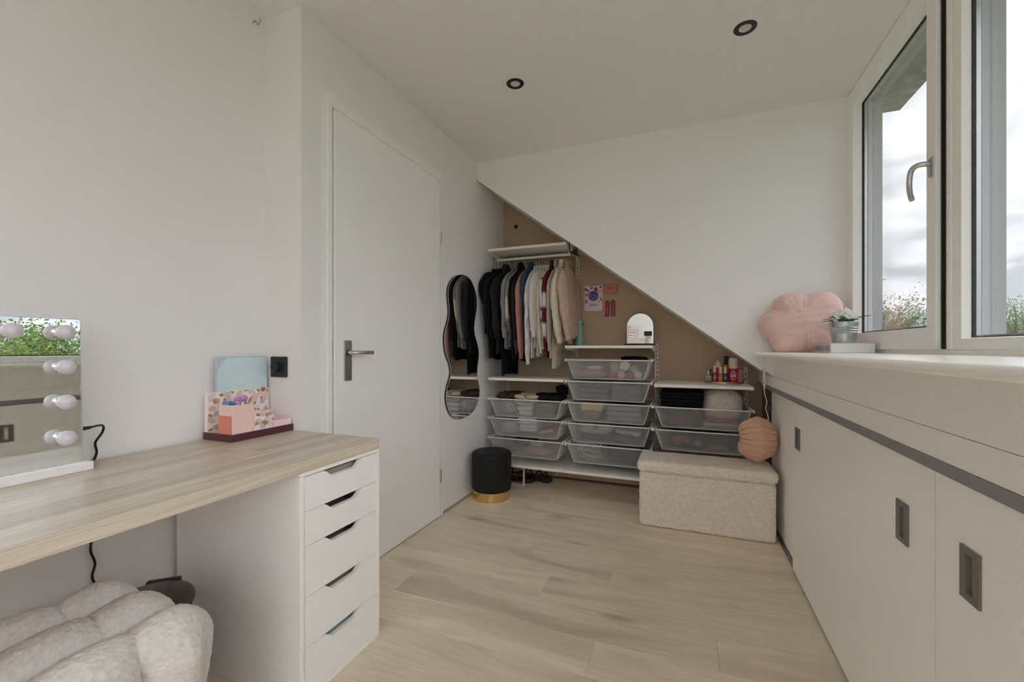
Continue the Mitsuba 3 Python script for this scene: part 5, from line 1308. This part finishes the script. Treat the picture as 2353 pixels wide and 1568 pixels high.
def pillow(outline, T_, centre, seed, wr=0.012, crease=None):
    n = len(outline); nr = 40
    c = np.asarray(centre)
    rho = np.linspace(0, 1, nr) ** 0.8
    d = outline - c
    rad = np.linalg.norm(d, axis=1)
    rel = rad / np.convolve(np.r_[rad[-30:], rad, rad[:30]], np.ones(61) / 61, 'valid')
    out = []
    for s in (1, -1):
        P = np.zeros((n, nr, 3))
        P[..., :2] = c + d[:, None] * rho[None, :, None]
        th = T_ * np.clip(1 - rho ** 3.2, 0, 1) ** 0.55
        lob = 1 + 0.8 * (np.clip(rel, 0.7, 1.2) - 1)[:, None] * rho[None] ** 2.5
        h = th[None] * lob
        ang = np.unwrap(np.arctan2(d[:, 1], d[:, 0]))[:, None] + 0 * rho[None]
        crv = np.clip((1.02 - rel) * 5, 0, 1)[:, None] * rho[None] ** 2
        w = (meshkit.fbm(np.stack([ang * 9, rho[None] * 2.0 + 0 * ang, 0 * ang + seed], -1), 3, seed) - 0.5)
        w2 = (meshkit.fbm(np.stack([P[..., 0] * 9 + P[..., 1] * 6, P[..., 1] * 26 - P[..., 0] * 9, 0 * ang + seed + s], -1), 3, seed + 2) - 0.5)
        h = h + (w * (0.25 + 1.4 * crv) * wr * 2.4 * np.clip(rho * 2.2 - 0.9, 0, 1)[None] + w2 * wr * 1.1) * np.clip(1 - rho, 0.0, 1)[None] ** 0.35
        P[..., 2] = s * np.maximum(h, 0.0008)
        m = grid_mesh(P, wrap_u=True)
        if s < 0:
            m.invert()
        out.append(m)
    m = cat(out)
    return m


pc = pillow(sm2, 0.078, (0.0, 0.165), 3, 0.030)
# local (across, up, thick) -> world: across along the viewer-facing direction, leaning back
th_ = math.radians(-7)
ax, ay = np.array([math.cos(th_), math.sin(th_), 0]), np.array([0.0, 0.16, 0.987])
az = np.cross(ax, ay); az /= np.linalg.norm(az)
v = pc.vertices
pv = np.array([0.606, 2.775, 1.0485]) + v[:, :1] * ax + v[:, 1:2] * ay + v[:, 2:] * az
cc = thing('cloud_cushion', 'pale pink cloud-shaped velvet cushion standing on the window sill', 'cushion')
PKC = (0.78, 0.54, 0.50)
put('cover', trimesh.Trimesh(pv, pc.faces, process=False), 'velvet', PKC, cc, smooth=True)
pip = np.array([0.606, 2.775, 1.0485]) + sm2[:, :1] * ax + sm2[:, 1:2] * ay
put('piping', tube(pip, 0.0028, 6, closed=True), 'velvet', (0.74, 0.50, 0.46), cc, smooth=True)

# book under the flower pot
SZT = 1.0472
bk = thing('book', 'grey boxed book lying on the sill under the zinc pot', 'book')
BXA, BXB, BYA, BYB, BH = 0.652, 0.826, 2.470, 2.735, 0.050
put('cover', cat(cbox((BXA, BYA, SZT), (BXB, BYB, SZT + 0.003), 0.0006), cbox((BXA, BYA, SZT + BH - 0.003), (BXB, BYB, SZT + BH), 0.0006), cbox((BXA, BYA, SZT + 0.003), (BXA + 0.003, BYB, SZT + BH - 0.003), 0.0003)), 'satin', (0.50, 0.48, 0.46), bk)
put('pages', cbox((BXA + 0.0035, BYA + 0.001, SZT + 0.0033), (BXB - 0.002, BYB - 0.001, SZT + BH - 0.0033), 0), 'matte', (0.78, 0.77, 0.76), bk)
put('title', text("PARADIS DE L'ART", 0.024, 0.0005, (BXA - 0.0001, (BYA + BYB) / 2, SZT + 0.013), (0, -1, 0), (0, 0, 1), False, width=0.235), 'satin', (0.07, 0.08, 0.12), bk)
# zinc pot with white flowers
fp = thing('flower_pot', 'ribbed zinc pot with white flowers on the grey book', 'flower pot')
PX_, PY_, PZ_ = 0.738, 2.585, SZT + BH + 0.0003
prof = [(0, 0.0), (0.046, 0.0), (0.0475, 0.002), (0.0515, 0.035)]
for k in range(3):
    z = 0.046 + 0.012 * k; r_ = 0.0525 + 0.0014 * k
    prof += [(r_, z), (r_ + 0.0022, z + 0.003), (r_ + 0.0024, z + 0.005), (r_ + 0.0004, z + 0.008)]
prof += [(0.0585, 0.092), (0.0590, 0.098), (0.0615, 0.099), (0.0615, 0.103), (0.0585, 0.104), (0.0575, 0.098), (0.050, 0.085), (0, 0.085)]
put('pot', mv(lathe(prof, 64), (PX_, PY_, PZ_)), 'metal', fp and (0.56, 0.58, 0.61), fp, smooth=35)
rf = np.random.default_rng(12)


def petal(c, dirn, up_, l, w):
    d = dirn / np.linalg.norm(dirn); s = np.cross(d, up_); s /= np.linalg.norm(s) + 1e-9; n = np.cross(s, d)
    V = [c, c + d * l * 0.5 - s * w + n * l * 0.18, c + d * l * 0.55 + n * l * 0.10, c + d * l * 0.5 + s * w + n * l * 0.18, c + d * l + n * l * 0.02 - s * w * 0.4, c + d * l + n * l * 0.02 + s * w * 0.4]
    return trimesh.Trimesh(V, [[0, 1, 2], [0, 2, 3], [1, 4, 2], [2, 4, 5], [2, 5, 3]], process=False)


fl_, st_, yl_ = [], [], []
for k in range(44):
    a_, r_ = rf.uniform(0, 6.28), 0.058 * math.sqrt(rf.uniform(0.02, 1))
    c = np.array([PX_ + r_ * math.cos(a_), PY_ + r_ * math.sin(a_), PZ_ + 0.123 + 0.035 * (1 - (r_ / 0.058) ** 2) * rf.uniform(0.3, 1)])
    n_ = np.array([math.cos(a_) * 0.7, math.sin(a_) * 0.7 - 0.35, 0.75]); n_ /= np.linalg.norm(n_)
    t1 = np.cross(n_, [0.3, 0.2, 0.9]); t1 /= np.linalg.norm(t1); t2 = np.cross(n_, t1)
    for j in range(5):
        an = j * 2 * np.pi / 5 + rf.uniform(0, 0.4)
        fl_.append(petal(c, t1 * math.cos(an) + t2 * math.sin(an) + n_ * 0.45, n_, rf.uniform(0.017, 0.023), 0.0095))
    st_.append(tube([(PX_ + r_ * 0.4 * math.cos(a_), PY_ + r_ * 0.4 * math.sin(a_), PZ_ + 0.085), c * 0.5 + np.array([PX_, PY_, PZ_ + 0.10]) * 0.5, c], 0.0014, 5))
put('flowers', cat(fl_), 'leaf', (0.86, 0.86, 0.83), fp, kind='stuff')
put('stems', cat(st_), 'satin', (0.16, 0.22, 0.07), fp, kind='stuff')
LFC = (0.10, 0.20, 0.10)


def leafm(base, tip, w, sag=0.01):
    base, tip = np.asarray(base, float), np.asarray(tip, float)
    d = tip - base; s = np.cross(d, [0, 0, 1]); s /= np.linalg.norm(s)
    t = np.linspace(0, 1, 9)
    mid = base + d * t[:, None] + np.array([0, 0, 1]) * (sag * np.sin(np.pi * t))[:, None]
    ww = w * np.sin(np.pi * np.clip(t, 0.02, 0.98)) ** 0.7
    P = np.stack([mid - s * ww[:, None] + [0, 0, 0.003], mid, mid + s * ww[:, None] + [0, 0, 0.003]], 1)
    return grid_mesh(P)


C3 = np.array([PX_, PY_, PZ_])
for b_, t_, w_ in (((0.01, -0.02, 0.09), (0.085, -0.075, 0.128), 0.016), ((0.0, -0.03, 0.09), (0.03, -0.095, 0.108), 0.015), ((-0.02, -0.01, 0.09), (-0.095, -0.02, 0.103), 0.010), ((-0.01, -0.03, 0.09), (-0.03, -0.075, 0.128), 0.012), ((0.02, 0.02, 0.09), (0.08, 0.05, 0.13), 0.015), ((-0.02, 0.02, 0.09), (-0.07, 0.06, 0.12), 0.014)):
    put('leaf', leafm(C3 + b_, C3 + t_, w_), 'leaf', LFC, fp, smooth=True)

# recessed spots
for x, y, lb in ((-0.826, 2.109, 'black ringed recessed spot in the ceiling near the door'), (0.250, 2.116, 'black ringed recessed spot in the ceiling near the window')):
    sp_ = thing('ceiling_spot', lb, 'spotlight')
    put('ring', mv(lathe([(0.026, 0.0), (0.028, -0.0035), (0.044, -0.0030), (0.0465, -0.0005), (0.0465, 0.0)], 48), (x, y, ZC)), 'satin', (0.010, 0.010, 0.010), sp_, smooth=30)
    put('lens', mv(lathe([(0.0, -0.0022), (0.0255, -0.0016), (0.0262, 0.0)], 32), (x, y, ZC)), 'satin', (0.56, 0.53, 0.49), sp_, smooth=30)
    put('lens_ring', mv(lathe([(0.017, -0.0026), (0.019, -0.0034), (0.021, -0.0026)], 32), (x, y, ZC)), 'satin', (0.70, 0.67, 0.62), sp_, smooth=30)
    put('diodes', cat([mv(lathe([(0, -0.0040), (0.004, -0.0036), (0.0045, -0.0018)], 12), (x + 0.0095 * math.cos(t), y + 0.0095 * math.sin(t), ZC)) for t in np.arange(3) * 2.094 + 0.4]), 'gloss', (0.66, 0.64, 0.60), sp_, smooth=30)

# what the arched mirror shows of the wall behind the camera
ca = thing('heart_canvas', 'white canvas with red and pink hearts, seen in the arched mirror', 'picture')
put('canvas', cbox((-0.955, Y0 + 0.0005, 1.270), (-0.742, Y0 + 0.022, 1.510), 0.002), 'matte', (0.78, 0.76, 0.75), ca)
hp_ = {(0.55, 0.06, 0.06): [], (0.66, 0.25, 0.30): [], (0.62, 0.22, 0.10): []}
rh = np.random.default_rng(4)
for k in range(13):
    c_ = list(hp_)[k % 3]
    hp_[c_].append(prism(heart(-0.935 + 0.044 * (k % 4) + rh.uniform(-0.01, 0.01), 1.315 + 0.048 * (k // 4) + rh.uniform(-0.012, 0.012), rh.uniform(0.010, 0.016)), 0.0006 + 0.0001 * k, 'y', Y0 + 0.0221))
for c_, l_ in hp_.items():
    put('heart_print', cat(l_), 'satin', c_, ca)
wsf = thing('wall_shelf', 'white shelf on the wall behind the camera', 'shelf')
put('board', cbox((-0.98, Y0 + 0.0005, 1.095), (-0.50, Y0 + 0.20, 1.120), 0.002), 'satin', WHITE, wsf)
put('box', cbox((-0.97, Y0 + 0.03, 1.1203), (-0.66, Y0 + 0.17, 1.265), 0.003), 'satin', (0.74, 0.70, 0.66), label='white box on the shelf behind the camera', cat_='box')
tb = thing('tablet', 'small dark screened device on the shelf behind the camera, seen in the arched mirror', 'tablet')
put('body', mv(rbox((-0.073, -0.010, -0.050), (0.073, 0.010, 0.050), 0.006), (-0.598, Y0 + 0.145, 1.340), rx=0.2), 'satin', (0.72, 0.70, 0.68), tb, smooth=40)
put('screen', mv(cbox((-0.067, 0.0101, -0.044), (0.067, 0.0112, 0.044), 0.0003), (-0.598, Y0 + 0.145, 1.340), rx=0.2), 'gloss', (0.012, 0.012, 0.014), tb)
put('foot', rbox((-0.655, Y0 + 0.06, 1.265), (-0.54, Y0 + 0.13, 1.300), 0.006), 'satin', (0.72, 0.70, 0.68), tb)
cd = thing('candle', 'pale yellow candle in a jar behind the camera, seen in the arched mirror', 'candle')
put('jar', mv(lathe([(0, 0), (0.044, 0), (0.046, 0.004), (0.046, 0.144), (0, 0.144)], 32), (-0.600, Y0 + 0.10, 1.1203)), 'gloss', (0.55, 0.52, 0.36), cd, smooth=40)

# ================================================================ outside
put('ground', cbox((-60, -60, -6.3), (90, 90, -6.0), 0), 'matte', (0.10, 0.13, 0.06), kind='structure')


def tree(x, y, top, rad, seed, lb, col, n=7000, leaf=0.11):
    r = np.random.default_rng(seed)
    t = thing('tree', lb, 'tree', 'trees outside the windows')
    zc_ = top - rad * 0.95
    limbs = [tube([(x, y, -6.0), (x + 0.1, y, -4), (x - 0.05, y + 0.1, zc_ - rad * 0.4), (x, y, zc_ + rad * 0.5)], [0.22, 0.18, 0.13, 0.04], 8)]
    tips = []
    for k in range(70):
        a_, e_ = r.uniform(0, 6.28), math.asin(r.uniform(-0.35, 0.97))
        d = np.array([math.cos(a_) * math.cos(e_), math.sin(a_) * math.cos(e_), math.sin(e_)]) * rad * r.uniform(0.62, 1.0) * np.array([1, 1, 0.95])
        s = np.array([x, y, zc_ + rad * r.uniform(-0.5, 0.1)])
        e = np.array([x, y, zc_]) + d
        limbs.append(tube(spline([s, (s + e) / 2 + r.normal(0, 0.1, 3), e], 6), np.linspace(0.05, 0.012, 6), 5))
        tips += [s + (e - s) * f for f in (0.55, 0.7, 0.85, 1.0)]
    put('trunk', cat(limbs), 'matte', (0.16, 0.14, 0.11), t)
    tips = np.array(tips)
    c = tips[r.integers(0, len(tips), n)] + r.normal(0, rad * 0.105, (n, 3))
    c[:, 2] = np.minimum(c[:, 2], top + rad * 0.1)
    d = r.normal(0, 1, (n, 3)) + [0, 0, -0.2]; d /= np.linalg.norm(d, axis=1, keepdims=True)
    u = np.cross(d, r.normal(0, 1, (n, 3))); u /= np.linalg.norm(u, axis=1, keepdims=True)
    L = leaf * r.uniform(0.6, 1.3, (n, 1))
    V = np.concatenate([c, c + d * L * 0.5 + u * L * 0.22, c + d * L, c + d * L * 0.5 - u * L * 0.22], 0)
    i = np.arange(n)
    F = np.concatenate([np.stack([i, n + i, 2 * n + i], 1), np.stack([i, 2 * n + i, 3 * n + i], 1)])
    cv = np.asarray(col) * np.exp(r.normal(0, 0.35, (n, 1))) * (1 + r.normal(0, 0.08, (n, 3)))
    cv = np.clip(np.tile(cv, (4, 1)), 0, 0.8)
    put('leaves', trimesh.Trimesh(V, F, process=False), 'leaf', parent=t, kind='stuff', cfn=lambda v: cv)


GA, GB, GC = (0.16, 0.22, 0.07), (0.20, 0.28, 0.085), (0.25, 0.33, 0.11)


def az(d, a):
    return d * math.sin(math.radians(a)), d * math.cos(math.radians(a))


for (dist, a, top, rad, sd, lb, col, n, lf) in (
        (20.0, 17.5, 3.1, 2.4, 1, 'broad tree seen through the casement window', GA, 7000, 0.13), (25.0, 27.8, 3.0, 2.0, 2, 'slender tree in the fixed window at the right edge', GB, 8000, 0.11),
        (33.0, 22.8, 2.2, 2.6, 3, 'far low tree between the broad tree and the slender one', GA, 5000, 0.16), (23.0, 38.5, 2.9, 2.5, 5, 'bright green tree facing the fixed window', GC, 6000, 0.13),
        (10.0, 68.0, 2.0, 2.3, 6, 'pale green tree reflected in the dressing mirror', GC, 16000, 0.12), (11.5, 42.0, 1.6, 1.7, 7, 'small pale green tree facing the fixed window', GC, 7000, 0.12),
        (17.5, 65.0, 2.6, 2.8, 9, 'darker tree behind the pale green one in the dressing mirror', GB, 9000, 0.16), (18.5, 87.0, 2.9, 2.5, 10, 'far dark tree behind the tree beside the rear door', GB, 6000, 0.16), (10.5, 102.0, 2.0, 2.1, 11, 'tree beside the glazed door behind the camera', GB, 5000, 0.14)):
    tree(*az(dist, a), top, rad, sd, lb, col, int(n * 3.6), lf * 0.74)
